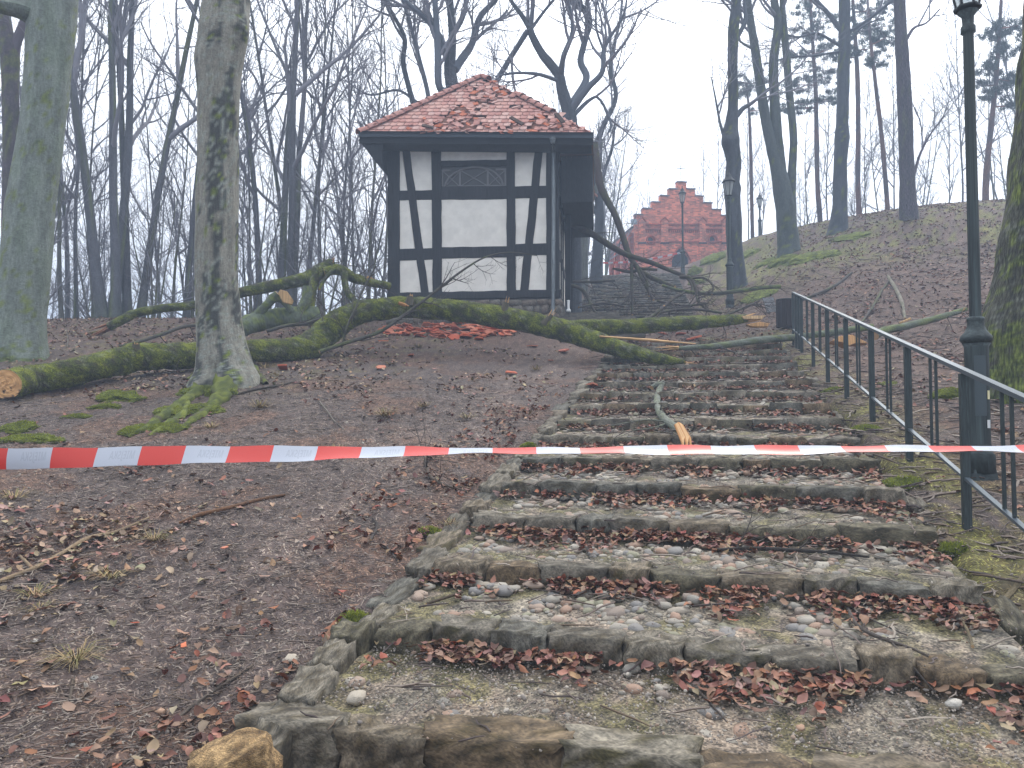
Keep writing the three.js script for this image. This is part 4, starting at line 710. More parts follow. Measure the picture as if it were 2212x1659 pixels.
const WHERE = [[-300, 'well beyond the left edge'], [-60, 'just beyond the left edge'], [92, 'behind the massive beech'], [172, 'just right of the massive beech'], [262, 'midway between beech and spotted trunk'], [345, 'left of the spotted trunk'], [440, 'close on the left of the spotted trunk'], [590, 'close on the right of the spotted trunk'], [668, 'above the grey green log'], [745, 'behind the propped fallen tree'], [930, 'beside the left wall of the hut'], [1200, 'behind the hut'], [1320, 'right of the hut eaves'], [1400, 'left of the chapel gable'], [1480, 'behind the chapel gable'], [1570, 'behind the right shoulder of the chapel'], [1660, 'left of the three stemmed beech'], [1760, 'right of the three stemmed beech'], [1850, 'behind the straight dark trunk'], [1950, 'left of the thick purple trunk'], [2060, 'right of the thick purple trunk'], [2140, 'behind the lamp post shaft'], [9999, 'at the right edge']];
const labels = new Map();
function labelTree(kind, px, d, crest) { // says which one: kind, how deep in the wood, beside which landmark
  const dep = d < 27 ? 'in front' : d < 33 ? 'set back' : d < 40 ? 'far back' : 'farthest back', base = `${kind} ${WHERE.find((w) => px < w[0])[1]}, ${dep}`, n = labels.get(base) || 0; labels.set(base, n + 1);
  return n ? base + (n > 1 ? ', rightmost' : ', further right') : base;
}
function plant(pi, x, z, sc, turn, label, group, category) {
  const t = thing(pi === 6 ? 'bare_shrub' : 'bare_tree', label, category || (pi === 6 ? 'shrub' : 'tree'), group, V3(x, land(x, z) - 0.05, z)); t.rotation.y = turn; t.scale.setScalar(sc);
  part('trunk', protos[pi].trunk, smoothBark, t); part('crown', protos[pi].crown, twigMat, t); return t;
}
{ // the wood on the left, behind the ridge: [pixel column, metres away, kind, size]
  const R = RNG(201), L = [[95, 27, 4, 1], [135, 25, 2, 1], [146, 29, 0, 1], [168, 25.5, 4, 1.1], [205, 27, 5, 1.2], [240, 24.5, 3, 1.15], [288, 25, 1, 1.15], [352, 29, 7, 0.75], [370, 26.5, 2, 0.75], [400, 26, 0, 1], [541, 29, 5, 1.2], [560, 27, 0, 1], [622, 26.5, 3, 1.1], [648, 29, 1, 1], [690, 28, 4, 1.1], [735, 29, 5, 1.3], [752, 26.5, 4, 0.95], [790, 28, 2, 0.95], [822, 29, 5, 1.3],
    [60, 33, 0, 1], [-30, 26, 0, 1], [-130, 24, 4, 1.1], [-240, 27, 2, 1], [-370, 23, 5, 1.2], [-480, 26, 0, 0.9], [-650, 22, 4, 1], [110, 40, 5, 1.3], [225, 42, 4, 1.2], [320, 39, 2, 1.05], [455, 34, 7, 1], [525, 42, 4, 1.05], [600, 44, 2, 1.2], [680, 42, 5, 1.3], [745, 44, 0, 1.1], [845, 37, 4, 1], [870, 43, 2, 1.2]];
  for (const [px, d, k, s] of L) { const q = P(px, 690, d), far = d > 35; plant(k, q.x, q.z, s * range(R, 0.94, 1.06), R() * 6.28, labelTree(KIND[k], px, d), far ? 'bare trees far back in the left wood' : 'bare trees along the left ridge'); }
  for (const [px, d, s] of [[75, 24, 0.9], [210, 28, 1.1], [330, 25, 0.8], [420, 28, 1.2], [545, 26, 1], [610, 30, 1.2], [700, 26, 0.9], [770, 27, 1.1], [820, 30, 1.2], [150, 35, 1.4], [390, 36, 1.4]]) { const q = P(px, 690, d); plant(6, q.x, q.z, s, R() * 6.28, labelTree('leafless understorey shrub', px, d), 'understorey shrubs in the left wood'); }
  // thin trees around and behind the chapel and the hut
  for (const [px, d, k, s] of [[1330, 62, 4, 0.95], [1352, 58, 5, 1], [1395, 64, 0, 0.75], [1425, 66, 7, 0.7], [1520, 62, 2, 0.95], [1552, 58, 4, 1.0], [1245, 44, 6, 1.3], [1215, 40, 2, 0.8], [1260, 52, 1, 0.8], [1305, 48, 6, 1.6], [1180, 48, 0, 0.8], [1090, 45, 1, 0.95], [1030, 40, 4, 1]]) { const q = P(px, 580, d); plant(k, q.x, q.z, s, R() * 6.28, labelTree(KIND[k], px, d), 'bare trees behind the chapel and hut'); }
  // hilltop on the right
  for (const [px, d, k, s] of [[1615, 47, 4, 0.7], [1640, 50, 5, 0.9], [1730, 52, 6, 1.3], [1745, 44, 5, 0.9], [1790, 48, 4, 0.9], [1840, 50, 6, 1.3], [1870, 42, 5, 0.8], [1900, 48, 2, 0.8], [1935, 46, 4, 0.9], [1985, 44, 6, 1.2], [2040, 48, 5, 1.1], [2075, 44, 4, 1], [2150, 40, 5, 1], [2180, 44, 6, 1.4], [2235, 42, 0, 0.9]]) { const q = P(px, 440, d); plant(k, q.x, q.z, s, R() * 6.28, labelTree(KIND[k], px, d), 'bare trees on the right crest'); }
}
// ------------------------------------------------ trees drawn limb by limb: [px, py, half-width in px, metres nearer or farther]
function tracedTree(name, label, depth, trunks, limbs, o = {}) {
  const R = RNG(o.seed || 7), k = depth / F, pt = (a) => ({ p: P(a[0], a[1], depth - (a[3] || 0)), r: a[2] * (depth - (a[3] || 0)) / F });
  const b0 = pt(trunks[0][0]).p; b0.y = Math.min(b0.y, land(b0.x, b0.z));
  const t = thing(name, label, 'tree', o.group, b0), col = barkCol(o.bark || BK, { seed: o.seed, y0: b0.y, ...o.col });
  const tb = new Buf(), cb = new Buf(), lines = [];
  trunks.forEach((l, i) => { const c = l.map(pt); if (i === 0 || o.allBases) { c[0].p.y = b0.y - 0.25; } const s = smooth(c, o.per || 8);
    tb.tube(s.pts, s.rads, { sides: o.sides || 14, uvr: s.rads[0], col, lump: (p, n) => 1 + (o.lump ?? 0.1) * fbm3(p.x * 1.6 + (o.seed || 0), p.y * 0.9, p.z * 1.6, 2) + (o.knots ? o.knots(p, n) : 0) }); lines.push(s); });
  limbs.forEach((l) => { const s = smooth(l.map(pt), 5); (o.limbInTrunk ? tb : cb).tube(s.pts, s.rads, { sides: 8, col: o.limbInTrunk ? col : o.limbCol || mixc(o.bark || BK, [0, 0, 0], 0.2), lump: (p) => 1 + 0.14 * fbm3(p.x * 2, p.y * 2, p.z * 2, 2) }); lines.push({ ...s, limb: true }); });
  const q = { ...DEF, ...(o.grow || {}) };
  lines.forEach((s) => { const a = s.limb ? 0 : Math.floor(s.pts.length * (o.crownFrom ?? 0.5)), ln = s.pts.slice(a), r0 = s.rads[a], r1 = s.rads[s.rads.length - 1], len = ln.reduce((x, p, i) => i ? x + p.distanceTo(ln[i - 1]) : 0, 0);
    sprout(cb, ln, r0, r1, 0, R, { ...q, kids: [Math.max(2, len * (s.limb ? 1.5 : o.dens ?? 1.0)), ...q.kids.slice(1)], len: s.limb ? [Math.min(3, q.len[0] * 0.55), q.len[1], q.len[2], q.len[3]] : q.len }); });
  part('trunk', tb.geo(b0), o.mat || smoothBark, t); if (cb.n) part('crown', cb.geo(b0), twigMat, t);
  return t;
}
const gauss = (p, c, w, h) => h * Math.exp(-(p.distanceToSquared(c)) / (w * w));
const BEECH = lin('#97a197'), BEECHG = lin('#8d9a88');
{ const k1 = P(88, 476, 12.75), k2 = P(128, 238, 12.85), k3 = P(100, 100, 12.7);
  tracedTree('beech_tree', 'massive smooth green grey beech trunk at the left edge', 13.4,
    [[[33, 782, 70], [36, 745, 60], [42, 690, 52], [55, 560, 50], [68, 430, 47], [92, 267, 44], [105, 130, 46], [114, 0, 50], [125, -220, 46], [140, -600, 30], [150, -950, 10]]],
    [[[95, 45, 26], [45, 20, 22, 0.3], [-30, 2, 18, 0.6], [-140, -60, 12, 0.8]], [[130, -200, 16], [220, -320, 10, 0.5], [330, -480, 5, 1]]],
    { seed: 3, bark: BEECH, sides: 40, per: 16, lump: 0.05, limbInTrunk: true, crownFrom: 0.75, dens: 0.5, knots: (p) => gauss(p, k1, 0.15, 0.34) - gauss(p, k1, 0.06, 0.2) + gauss(p, k2, 0.16, 0.3) + gauss(p, k3, 0.16, 0.12), col: { stain: 0.22, tint: BEECHG, moss: 0.8, mossH: 0.7, mossBias: -0.34 } }); }
tracedTree('beech_tree', 'dark forked trunk behind the massive beech at the left edge', 18, [[[22, 740, 20], [22, 560, 17], [24, 300, 16], [22, 170, 17], [20, 110, 20], [6, 40, 13], [-12, -120, 10], [-20, -500, 5]]], [[[28, 110, 12], [50, 50, 8], [62, -30, 6], [70, -200, 4]], [[20, 330, 3], [60, 200, 3], [95, 120, 2]]], { seed: 13, bark: lin('#665f68'), dens: 0.5, col: { stain: 0.4, moss: 0.5 } });
{ const k = P(521, 420, 11.3);
  const t2 = tracedTree('beech_tree', 'lichen spotted grey trunk with mossy roots left of the hut', 11.5,
    [[[488, 852, 96], [488, 826, 78], [486, 798, 62], [479, 750, 52], [473, 680, 46], [468, 560, 45], [470, 430, 44], [471, 300, 42], [474, 165, 45], [481, 75, 54], [489, 0, 49], [495, -150, 44], [500, -450, 30], [510, -800, 10]]],
    [], { seed: 23, bark: lin('#a29f92'), mat: smoothBark, sides: 44, per: 16, lump: 0.09, crownFrom: 0.8, dens: 0.6, knots: (p, n) => gauss(p, k, 0.1, 0.3) + gauss(p, P(437, 130, 11.3), 0.3, 0.16) + gauss(p, P(532, 60, 11.3), 0.25, 0.14) - 0.28 * Math.exp(-(((p.x - P(463, 820, 11.1).x) / 0.045) ** 2)) * sstep(P(0, 770, 11.1).y, P(0, 812, 11.1).y, p.y) * (n.z > 0 ? 1 : 0), col: { stain: 0.95, dark: lin('#4a4d4c'), lichen: 0.8, moss: 0.95, mossH: 0.55, mossBias: -0.42 } });
  // mossy roots that spread over the ground
  const base = t2.position, rootMat = std({ vertexColors: true, roughness: 1, bumpMap: rep(treadBump, 5), bumpScale: 0.02 });
  const G1 = lin('#818b38'), G2 = lin('#56622c'), G3 = lin('#5a5246');
  for (const [l, bare] of [[[[466, 800, 34], [442, 836, 19], [412, 860, 12], [374, 888, 12], [338, 912, 10], [302, 934, 6], [276, 944, 3]], 0], [[[496, 808, 40], [482, 852, 22], [462, 880, 13], [432, 900, 10], [405, 918, 7], [380, 934, 3]], 0], [[[405, 872, 7], [398, 893, 9], [372, 915, 9], [345, 930, 8], [322, 942, 3]], 0], [[[530, 815, 26], [556, 822, 15], [575, 832, 6]], 0.4], [[[445, 805, 18], [425, 818, 12], [405, 822, 4]], 0.3]]) {
    const s = smooth(l.map(([a, b, r]) => { const q = onLand(a, b) || P(a, b, 11); const rr = r * -q.z / F; q.y += rr * 0.25; return { p: q, r: rr }; }), 8), b = new Buf();
    b.tube(s.pts, s.rads, { sides: 14, lump: (p) => 1 + 0.55 * fbm3(p.x * 4, p.y * 4, p.z * 4, 2) + 0.14 * n3(p.x * 17, p.y * 17, p.z * 17), col: (p, n) => { const w = fbm3(p.x * 7, p.y * 7, p.z * 7, 3); return mixc(mixc(G2, G1, sstep(-0.2, 0.2, w)), G3, sstep(0.25 - bare, 0.4 - bare, fbm3(p.x * 3 + 9, p.y * 3, p.z * 3, 2)) * 0.8); } });
    part('root', b.geo(base), rootMat, t2);
  } }
// behind the hut
const HBK = lin('#5d636d');
tracedTree('beech_tree', 'many limbed bare tree rising behind the hut roof apex', 27, [[[979, 420, 18], [978, 300, 17], [978, 200, 15], [972, 143, 13], [977, 80, 9], [972, 0, 8], [965, -150, 6], [960, -400, 3]]], [[[968, 200, 9], [950, 190, 8, 0.4], [946, 120, 8, 0.5], [943, 50, 7, 0.6], [935, -60, 5, 0.8], [925, -260, 3, 1]], [[982, 150, 10], [1003, 120, 9, -0.3], [1020, 93, 8, -0.5], [1037, 37, 7, -0.5], [1070, 0, 6, -0.3], [1105, -50, 4]], [[970, 140, 9], [952, 85, 8], [920, 40, 6, 0.5], [880, 5, 4, 0.8], [840, -50, 3, 1]], [[976, 80, 5], [1000, 40, 4], [1012, -20, 3], [1020, -120, 2]]], { seed: 31, bark: HBK, dens: 0.9, crownFrom: 0.45, limbCol: HBK });
tracedTree('bare_tree', 'thin crooked bare tree left of the hut roof', 28, [[[915, 420, 7], [905, 290, 7], [894, 230, 6], [871, 133, 6], [874, 83, 5], [850, 33, 4], [815, -30, 3], [790, -160, 2]]], [[[930, 330, 6], [926, 213, 5, 0.5], [905, 127, 5, 0.6], [890, 67, 4, 0.6], [868, -10, 3, 0.6], [850, -120, 2, 0.7]], [[900, 220, 3], [860, 195, 3], [800, 205, 2], [760, 185, 1.5]]], { seed: 33, bark: HBK, limbCol: HBK, crownFrom: 0.3 });
tracedTree('beech_tree', 'broad crooked bare tree rising behind the right hand roof slope', 26, [[[1240, 470, 17], [1236, 330, 17], [1231, 255, 15], [1213, 190, 12], [1207, 163, 11], [1170, 115, 9], [1150, 78, 8], [1144, 60, 7], [1125, 30, 5], [1103, 0, 4], [1080, -60, 3]]], [[[1146, 62, 6], [1152, 0, 4, 0.3], [1156, -90, 3, 0.4]], [[1148, 62, 4], [1175, 25, 3.5], [1202, -8, 3], [1240, -60, 2]], [[1140, 66, 6], [1104, 123, 6, -0.5], [1071, 180, 6, -0.9], [1064, 205, 4, -1]], [[1231, 240, 9], [1270, 190, 7, 0.4], [1300, 157, 6, 0.6], [1304, 110, 5, 0.6], [1314, 87, 4, 0.7], [1347, 33, 3, 0.9], [1356, -20, 2, 1]], [[1237, 225, 10], [1267, 167, 8, -0.3], [1254, 133, 7, -0.5], [1264, 87, 7, -0.5], [1274, 50, 6, -0.4], [1268, 26, 6, -0.4], [1240, 0, 5, -0.4], [1215, -35, 4], [1190, -120, 3]], [[1211, 165, 7], [1217, 123, 6, 0.6], [1237, 67, 5, 0.8], [1227, 0, 4, 1], [1215, -90, 3, 1]], [[1208, 175, 4], [1160, 160, 4, 0.5], [1110, 158, 3, 0.6], [1070, 165, 2, 0.7]], [[1238, 250, 5], [1275, 215, 4], [1290, 210, 3], [1320, 270, 3], [1312, 290, 2]], [[1304, 110, 3], [1288, 60, 2.5], [1290, 0, 2], [1300, -60, 1.5]]], { seed: 35, bark: HBK, limbCol: HBK, dens: 0.35, crownFrom: 0.5 });
tracedTree('bare_tree', 'dark leaning tree at the left of the far steps', 35, [[[1287, 588, 15], [1291, 540, 12], [1295, 470, 10], [1292, 400, 9], [1284, 340, 8], [1300, 280, 6], [1330, 210, 5], [1318, 140, 4], [1340, 40, 3], [1350, -120, 2]]], [[[1292, 430, 5], [1306, 370, 4], [1322, 320, 3], [1330, 250, 2]], [[1293, 470, 5], [1278, 440, 4], [1270, 400, 3]]], { seed: 37, bark: lin('#4d525a'), dens: 0.6, crownFrom: 0.4, grow: { kids: [15, 6, 4, 2], len: [3, 1.6, 0.8, 0.4] } });
tracedTree('bare_tree', 'pale grey trunk just right of the hut wall', 32, [[[1262, 600, 9], [1262, 540, 8], [1265, 480, 8], [1276, 440, 6], [1292, 390, 4], [1300, 300, 3]]], [[[1262, 540, 4], [1252, 500, 3], [1245, 470, 2]]], { seed: 39, bark: lin('#7b8079'), dens: 1, crownFrom: 0.4, grow: { len: [2, 1.2, 0.7, 0.4], kids: [10, 5, 4, 2] } });
// on the right hand slope
const RBK = lin('#5a6068'), SG = 'tall trunks on the right hand slope';
{ const kn = P(1570, 300, 25.7);
  tracedTree('beech_tree', 'knotted trunk with a swollen burr beside the steps', 26, [[[1597, 628, 25], [1594, 600, 19], [1588, 550, 17], [1584, 450, 17], [1581, 400, 17], [1586, 350, 16], [1579, 310, 19], [1578, 285, 17], [1583, 235, 11], [1583, 150, 11], [1584, 70, 12], [1591, 0, 11], [1596, -150, 9], [1600, -400, 5]]], [[[1592, 250, 6], [1604, 235, 5], [1622, 224, 4], [1642, 208, 3], [1660, 190, 2]], [[1590, 82, 6], [1603, 62, 5], [1611, 40, 5], [1608, 12, 4], [1615, -60, 3]], [[1566, 300, 5], [1556, 268, 3], [1545, 210, 2], [1536, 165, 1]]], { seed: 41, bark: RBK, sides: 22, lump: 0.16, dens: 0.5, crownFrom: 0.7, knots: (p) => gauss(p, kn, 0.3, 0.55) + gauss(p, P(1604, 405, 25.9), 0.16, 0.3), col: { moss: 0.7, mossH: 0.4, mossBias: -0.42, stain: 0.6 }, group: SG }); }
tracedTree('beech_tree', 'three stemmed beech rising from a green mossy foot on the slope', 30, [[[1704, 556, 30], [1703, 530, 23], [1698, 470, 21], [1690, 410, 20], [1676, 350, 14], [1656, 267, 11], [1640, 167, 10], [1630, 100, 9], [1615, 0, 8], [1605, -200, 5], [1600, -400, 3]], [[1697, 470, 14], [1688, 400, 14], [1681, 333, 13], [1674, 233, 11], [1671, 133, 10], [1681, 50, 9], [1672, 0, 8], [1665, -200, 5], [1660, -400, 3]], [[1705, 480, 14], [1708, 410, 11], [1711, 367, 9], [1714, 300, 8], [1705, 200, 8], [1697, 100, 8], [1690, 0, 6], [1700, -250, 3]]], [[[1664, 270, 4], [1655, 220, 3], [1652, 200, 2]], [[1676, 50, 5], [1690, 20, 4], [1705, -20, 3]], [[1634, 110, 3], [1600, 90, 2.5], [1590, 75, 2]]], { seed: 43, bark: lin('#626b69'), sides: 16, dens: 0.5, crownFrom: 0.6, col: { moss: 0.9, mossH: 0.8, mossBias: -0.4, stain: 0.5 }, group: SG });
tracedTree('beech_tree', 'straight dark trunk with a mossy spreading foot and wide level boughs', 32, [[[1808, 512, 30], [1811, 496, 21], [1814, 440, 15], [1816, 340, 14], [1819, 300, 16], [1819, 270, 13], [1821, 200, 13], [1824, 100, 12.5], [1824, 0, 12], [1826, -200, 9], [1830, -500, 4]]], [[[1827, 74, 4], [1875, 43, 3.5, 0.5], [1930, 0, 3, 1], [1990, -40, 2, 1.3]], [[1815, 64, 5.5], [1790, 30, 5], [1761, -2, 4.5], [1735, -50, 3]], [[1812, 98, 3.5], [1765, 72, 3, 0.6], [1720, 80, 2.5, 1], [1660, 60, 1.5, 1.3]], [[1812, 112, 3], [1760, 120, 2.5], [1700, 125, 2], [1650, 140, 1.2]], [[1830, 96, 3], [1860, 60, 2.5], [1900, 40, 1.5]]], { seed: 45, bark: RBK, sides: 18, dens: 0.5, crownFrom: 0.7, col: { moss: 0.85, mossH: 0.5, mossBias: -0.42, stain: 0.6 }, group: SG });
tracedTree('pine_tree', 'thick straight purple brown trunk high on the right slope', 30, [[[1965, 484, 24], [1963, 465, 19], [1960, 400, 16], [1958, 333, 15], [1953, 200, 15], [1946, 67, 12.5], [1943, 0, 12], [1938, -250, 9], [1935, -500, 4]]], [[[1965, 420, 4], [1985, 340, 3], [2010, 290, 2], [2040, 250, 1.5]], [[1958, 85, 4], [1975, 60, 3], [2000, 50, 2], [2030, 20, 1.5]]], { seed: 47, bark: lin('#615862'), mat: roughBark, sides: 18, lump: 0.07, dens: 0.4, crownFrom: 0.75, col: { stain: 0.4, moss: 0.3, mossBias: -0.35 }, group: SG });
{ const t = tracedTree('oak_tree', 'thick moss covered trunk at the right edge behind the lamp post', 9.4, [[[2232, 872, 125], [2232, 820, 112], [2233, 740, 104], [2242, 640, 92], [2260, 500, 86], [2275, 350, 82], [2288, 150, 78], [2298, -50, 76], [2305, -500, 55], [2310, -900, 25]]], [], { seed: 51, bark: lin('#5b5b4e'), mat: roughBark, sides: 44, per: 16, lump: 0.14, crownFrom: 0.85, dens: 0.4, col: { stain: 0.6, moss: 0.85, mossH: 2.2, mossBias: -0.12, lichen: 0.3 } }); }
// ------------------------------------------------ pines: bare reddish stems with clumps of needles high up
function pine(px, base, depth, line, crowns, label, seed, lean) {
  const R = RNG(seed), k = depth / F, pt = (a) => ({ p: P(a[0], a[1], depth), r: a[2] * k }), b0 = P(px, base, depth); b0.y = Math.min(b0.y, land(b0.x, b0.z));
  const t = thing('pine_tree', label, 'tree', 'pines on the right crest', b0), tb = new Buf(), s = smooth(line.map(pt), 6); s.pts[0].y = b0.y - 0.2;
  const B1 = lin('#5b5257'), B2 = lin('#8a5a48');
  tb.tube(s.pts, s.rads, { sides: 9, col: (p) => mixc(B1, B2, 0.8 * sstep(-0.1, 0.2, fbm3(p.x, p.y * 0.7, p.z, 2) + 0.12)), lump: (p) => 1 + 0.1 * n3(p.x * 2, p.y, p.z * 2) });
  part('trunk', tb.geo(b0), roughBark, t);
  const nb = new Buf(), g0 = lin('#3f5348'), g1 = lin('#55695a'), g2 = lin('#34463f');
  for (const [cx, cy, rx, ry, n] of crowns) {
    const c = P(cx, cy, depth), ax = rx * k, ay = ry * k, f = s.pts.reduce((m, p) => p.distanceTo(c) < m.distanceTo(c) ? p : m, s.pts[0]);
    const lm = limbLine(f, V3().subVectors(c, f).add(V3(0, 0.01, 0)), Math.max(0.2, f.distanceTo(c)), 5, 0.15, 0, R); nb.tube(lm.pts, lm.pts.map((_, i) => mix(0.05, 0.02, i / 5)), { sides: 4, col: B2 });
    for (let i = 0; i < n; i++) { // a clump: short shoot with a brush of needles
      const d = V3(range(R, -1, 1), range(R, -1, 1), range(R, -1, 1)); if (d.length() > 1) { i--; continue; }
      const q = c.clone().add(V3(d.x * ax, d.y * ay + 0.15 * ay * (1 - d.x * d.x), d.z * ax * 0.8)), col = [g0, g1, g2][Math.floor(R() * 3)];
      const e = q.clone().lerp(c, 0.35); nb.tube([e, q], [0.012, 0.006], { sides: 3, col: B1 });
      for (let m = 0; m < 36; m++) { const a = V3(range(R, -1, 1), range(R, -0.4, 1), range(R, -1, 1)).normalize(), L = range(R, 0.18, 0.34), u = V3(a.z, 0.1, -a.x).normalize().multiplyScalar(0.02), o = q.clone().addScaledVector(a, -0.03).add(V3(range(R, -0.12, 0.12), range(R, -0.08, 0.08), range(R, -0.12, 0.12))), v = nb.n; nb.vert(o.x + u.x, o.y + u.y, o.z + u.z, 0, 0, col); nb.vert(o.x - u.x, o.y - u.y, o.z - u.z, 0, 0, col); nb.vert(o.x + a.x * L, o.y + a.y * L, o.z + a.z * L, 0, 1, col); nb.tri(v, v + 1, v + 2); }
    }
  }
  part('crown', nb.geo(b0), twigMat, t); return t;
}
pine(1772, 478, 44, [[1772, 478, 6], [1766, 400, 5], [1764, 300, 5], [1762, 200, 4.5], [1756, 100, 4], [1750, 0, 3], [1748, -60, 2]], [[1735, 235, 40, 16, 34], [1790, 215, 38, 16, 34], [1715, 190, 40, 18, 36], [1780, 165, 48, 20, 44], [1725, 130, 42, 18, 36], [1795, 110, 44, 20, 40], [1745, 75, 44, 20, 40], [1790, 45, 40, 18, 30], [1740, 20, 40, 20, 30], [1690, 235, 24, 10, 14]], 'reddish stemmed pine with dark needle clumps behind the three stemmed beech', 61);
pine(1856, 470, 42, [[1856, 470, 6], [1853, 380, 5.5], [1854, 280, 5], [1852, 160, 5], [1846, 60, 4], [1840, -40, 3]], [[1830, 120, 38, 16, 30], [1885, 105, 42, 18, 36], [1860, 70, 44, 18, 36], [1900, 60, 40, 18, 30], [1850, 25, 44, 20, 34], [1905, 20, 36, 18, 26]], 'straight pine behind the trunk with level boughs', 62);
pine(1918, 460, 40, [[1918, 460, 5], [1912, 380, 5], [1903, 280, 4.5], [1890, 170, 4], [1878, 60, 3], [1872, -40, 2]], [[1895, 135, 34, 13, 24], [1915, 85, 34, 14, 24]], 'leaning thin pine left of the thick purple brown trunk', 63);
pine(2128, 424, 38, [[2128, 424, 7], [2134, 340, 6], [2143, 260, 5.5], [2152, 170, 5], [2158, 80, 4], [2165, -40, 3]], [[2150, 205, 36, 13, 30], [2180, 175, 36, 14, 30], [2140, 150, 34, 14, 28], [2175, 110, 42, 18, 38], [2150, 70, 38, 18, 32], [2200, 60, 38, 18, 30], [2115, 185, 24, 9, 14], [2195, 230, 30, 9, 16]], 'pine with ragged needle clumps near the right edge', 64);
pine(1626, 530, 46, [[1626, 530, 4], [1624, 440, 4], [1622, 340, 3.5], [1618, 240, 3], [1612, 180, 2]], [[1610, 200, 34, 14, 26], [1635, 180, 30, 12, 22], [1595, 175, 24, 10, 14], [1640, 240, 24, 8, 12]], 'small pine behind the knotted trunk', 65);
// ---------------------------------------------------------------- storm-felled wood
const mossN = tileNoise(256, 24, 121, 4), mossF = tileNoise(256, 90, 122, 2);
const mossMap = dataTex(256, (k) => { const v = 0.66 + 0.5 * (mossN[k] - 0.5) + 0.75 * (mossF[k] - 0.5); return [v, v, v * 0.9]; }, true), mossBumpT = dataTex(256, (k) => { const v = 0.5 * mossN[k] + 0.5 * mossF[k]; return [v, v, v]; });
const mossMat = std({ map: rep(mossMap, 1.4), bumpMap: rep(mossBumpT, 1.4), bumpScale: 0.025, vertexColors: true, roughness: 1 });
const ringN = tileNoise(256, 7, 131, 4);
const freshMap = dataTex(256, (k) => { const v = 0.86 + 0.3 * (grainF[k] - 0.5) + 0.2 * (grainN[k] - 0.5); return [v, v * 0.97, v * 0.92]; }, true);
const fresh = ['#d0a472', '#d2b184', '#c29462', '#d8bd96'].map((c) => std({ color: c, map: freshMap, roughness: 0.85 }));
const GM1 = lin('#939c36'), GM2 = lin('#69752f'), GM3 = lin('#4a5530'), GBARK = lin('#5e5a4d');
const GLICH = lin('#a4ab9a');
const mossyCol = (amount, seed) => (p) => { const w = fbm3(p.x * 3 + seed, p.y * 3, p.z * 3, 3), f = fbm3(p.x * 11, p.y * 11, p.z * 11 + seed, 2), g = fbm3(p.x * 24, p.y * 24 + seed, p.z * 24, 2); let c = mixc(GM2, GM1, sstep(-0.16, 0.22, w + 0.6 * f)); c = mixc(c, GM3, 0.85 * sstep(0.06, 0.24, -w + 0.5 * f)); c = mixc(c, GBARK, sstep(amount - 0.06, amount + 0.04, -w * 0.7 + 0.6 * f + 0.25 * g + 0.12)); return mixc(c, GLICH, 0.8 * sstep(0.3, 0.36, g + 0.3 * f)); };
const blade = (() => { const g = new THREE.BufferGeometry(); g.setAttribute('position', new THREE.Float32BufferAttribute([-0.12, 0, 0, 0.12, 0, 0, 0.05, 1, 0.1, 0, 0, -0.12, 0, 0, 0.12, -0.05, 0.9, 0], 3)); g.setAttribute('uv', new THREE.Float32BufferAttribute(new Float32Array(12), 2)); g.setIndex([0, 1, 2, 3, 4, 5]); g.computeVertexNormals(); return g; })();
const fuzzMat = std({ roughness: 1, side: THREE.DoubleSide });
function fuzz(geo, n, size, seed, parent, minUp = -0.2) { // short moss stalks standing on a mossy surface
  const p = geo.attributes.position, nr = geo.attributes.normal, ix = geo.index, R = RNG(seed), T = ix.count / 3, ar = new Float32Array(T), a = V3(), b = V3(), c = V3(), nn = V3(), m = new THREE.Matrix4(), q = new THREE.Quaternion(), up = V3(0, 1, 0); let tot = 0;
  for (let t = 0; t < T; t++) { a.fromBufferAttribute(p, ix.getX(t * 3)); b.fromBufferAttribute(p, ix.getX(t * 3 + 1)); c.fromBufferAttribute(p, ix.getX(t * 3 + 2)); tot += b.sub(a).cross(c.sub(a)).length(); ar[t] = tot; }
  const im = new THREE.InstancedMesh(blade, fuzzMat, n), col = new THREE.Color(); let k = 0, guard = 0;
  while (k < n && guard++ < n * 4) { const x = R() * tot; let lo = 0, hi = T - 1; while (lo < hi) { const mm = (lo + hi) >> 1; ar[mm] < x ? lo = mm + 1 : hi = mm; }
    const i = [0, 1, 2].map((j) => ix.getX(lo * 3 + j)), u = Math.sqrt(R()), v = R(); nn.fromBufferAttribute(nr, i[0]); if (nn.y < minUp) continue;
    a.fromBufferAttribute(p, i[0]).multiplyScalar(1 - u); b.fromBufferAttribute(p, i[1]).multiplyScalar(u * (1 - v)); c.fromBufferAttribute(p, i[2]).multiplyScalar(u * v); a.add(b).add(c);
    nn.add(V3(range(R, -0.6, 0.6), range(R, -0.2, 0.6), range(R, -0.6, 0.6))).normalize(); q.setFromUnitVectors(up, nn); const s = size * range(R, 0.5, 1.3); m.compose(a, q, V3(s, s, s)); im.setMatrixAt(k, m);
    const w = R(); col.setRGB(...mixc(GM2, [GM1[0] * 1.25, GM1[1] * 1.2, GM1[2]], w)); im.setColorAt(k, col); k++; }
  im.count = k; im.name = 'moss'; im.userData.kind = 'stuff'; im.castShadow = im.receiveShadow = true; parent.add(im);
}
const pxLine = (l, per = 6) => smooth(l.map(([x, y, r, d]) => { const p = P(x, y, d); return { p, r: r * d / F }; }), per);
const groundLine = (l, per = 6, lift = 0.6) => smooth(l.map(([x, y, r]) => { const q = onLand(x, y) || P(x, y, 10), rr = r * -q.z / F; q.y += rr * lift; return { p: q, r: rr }; }), per);
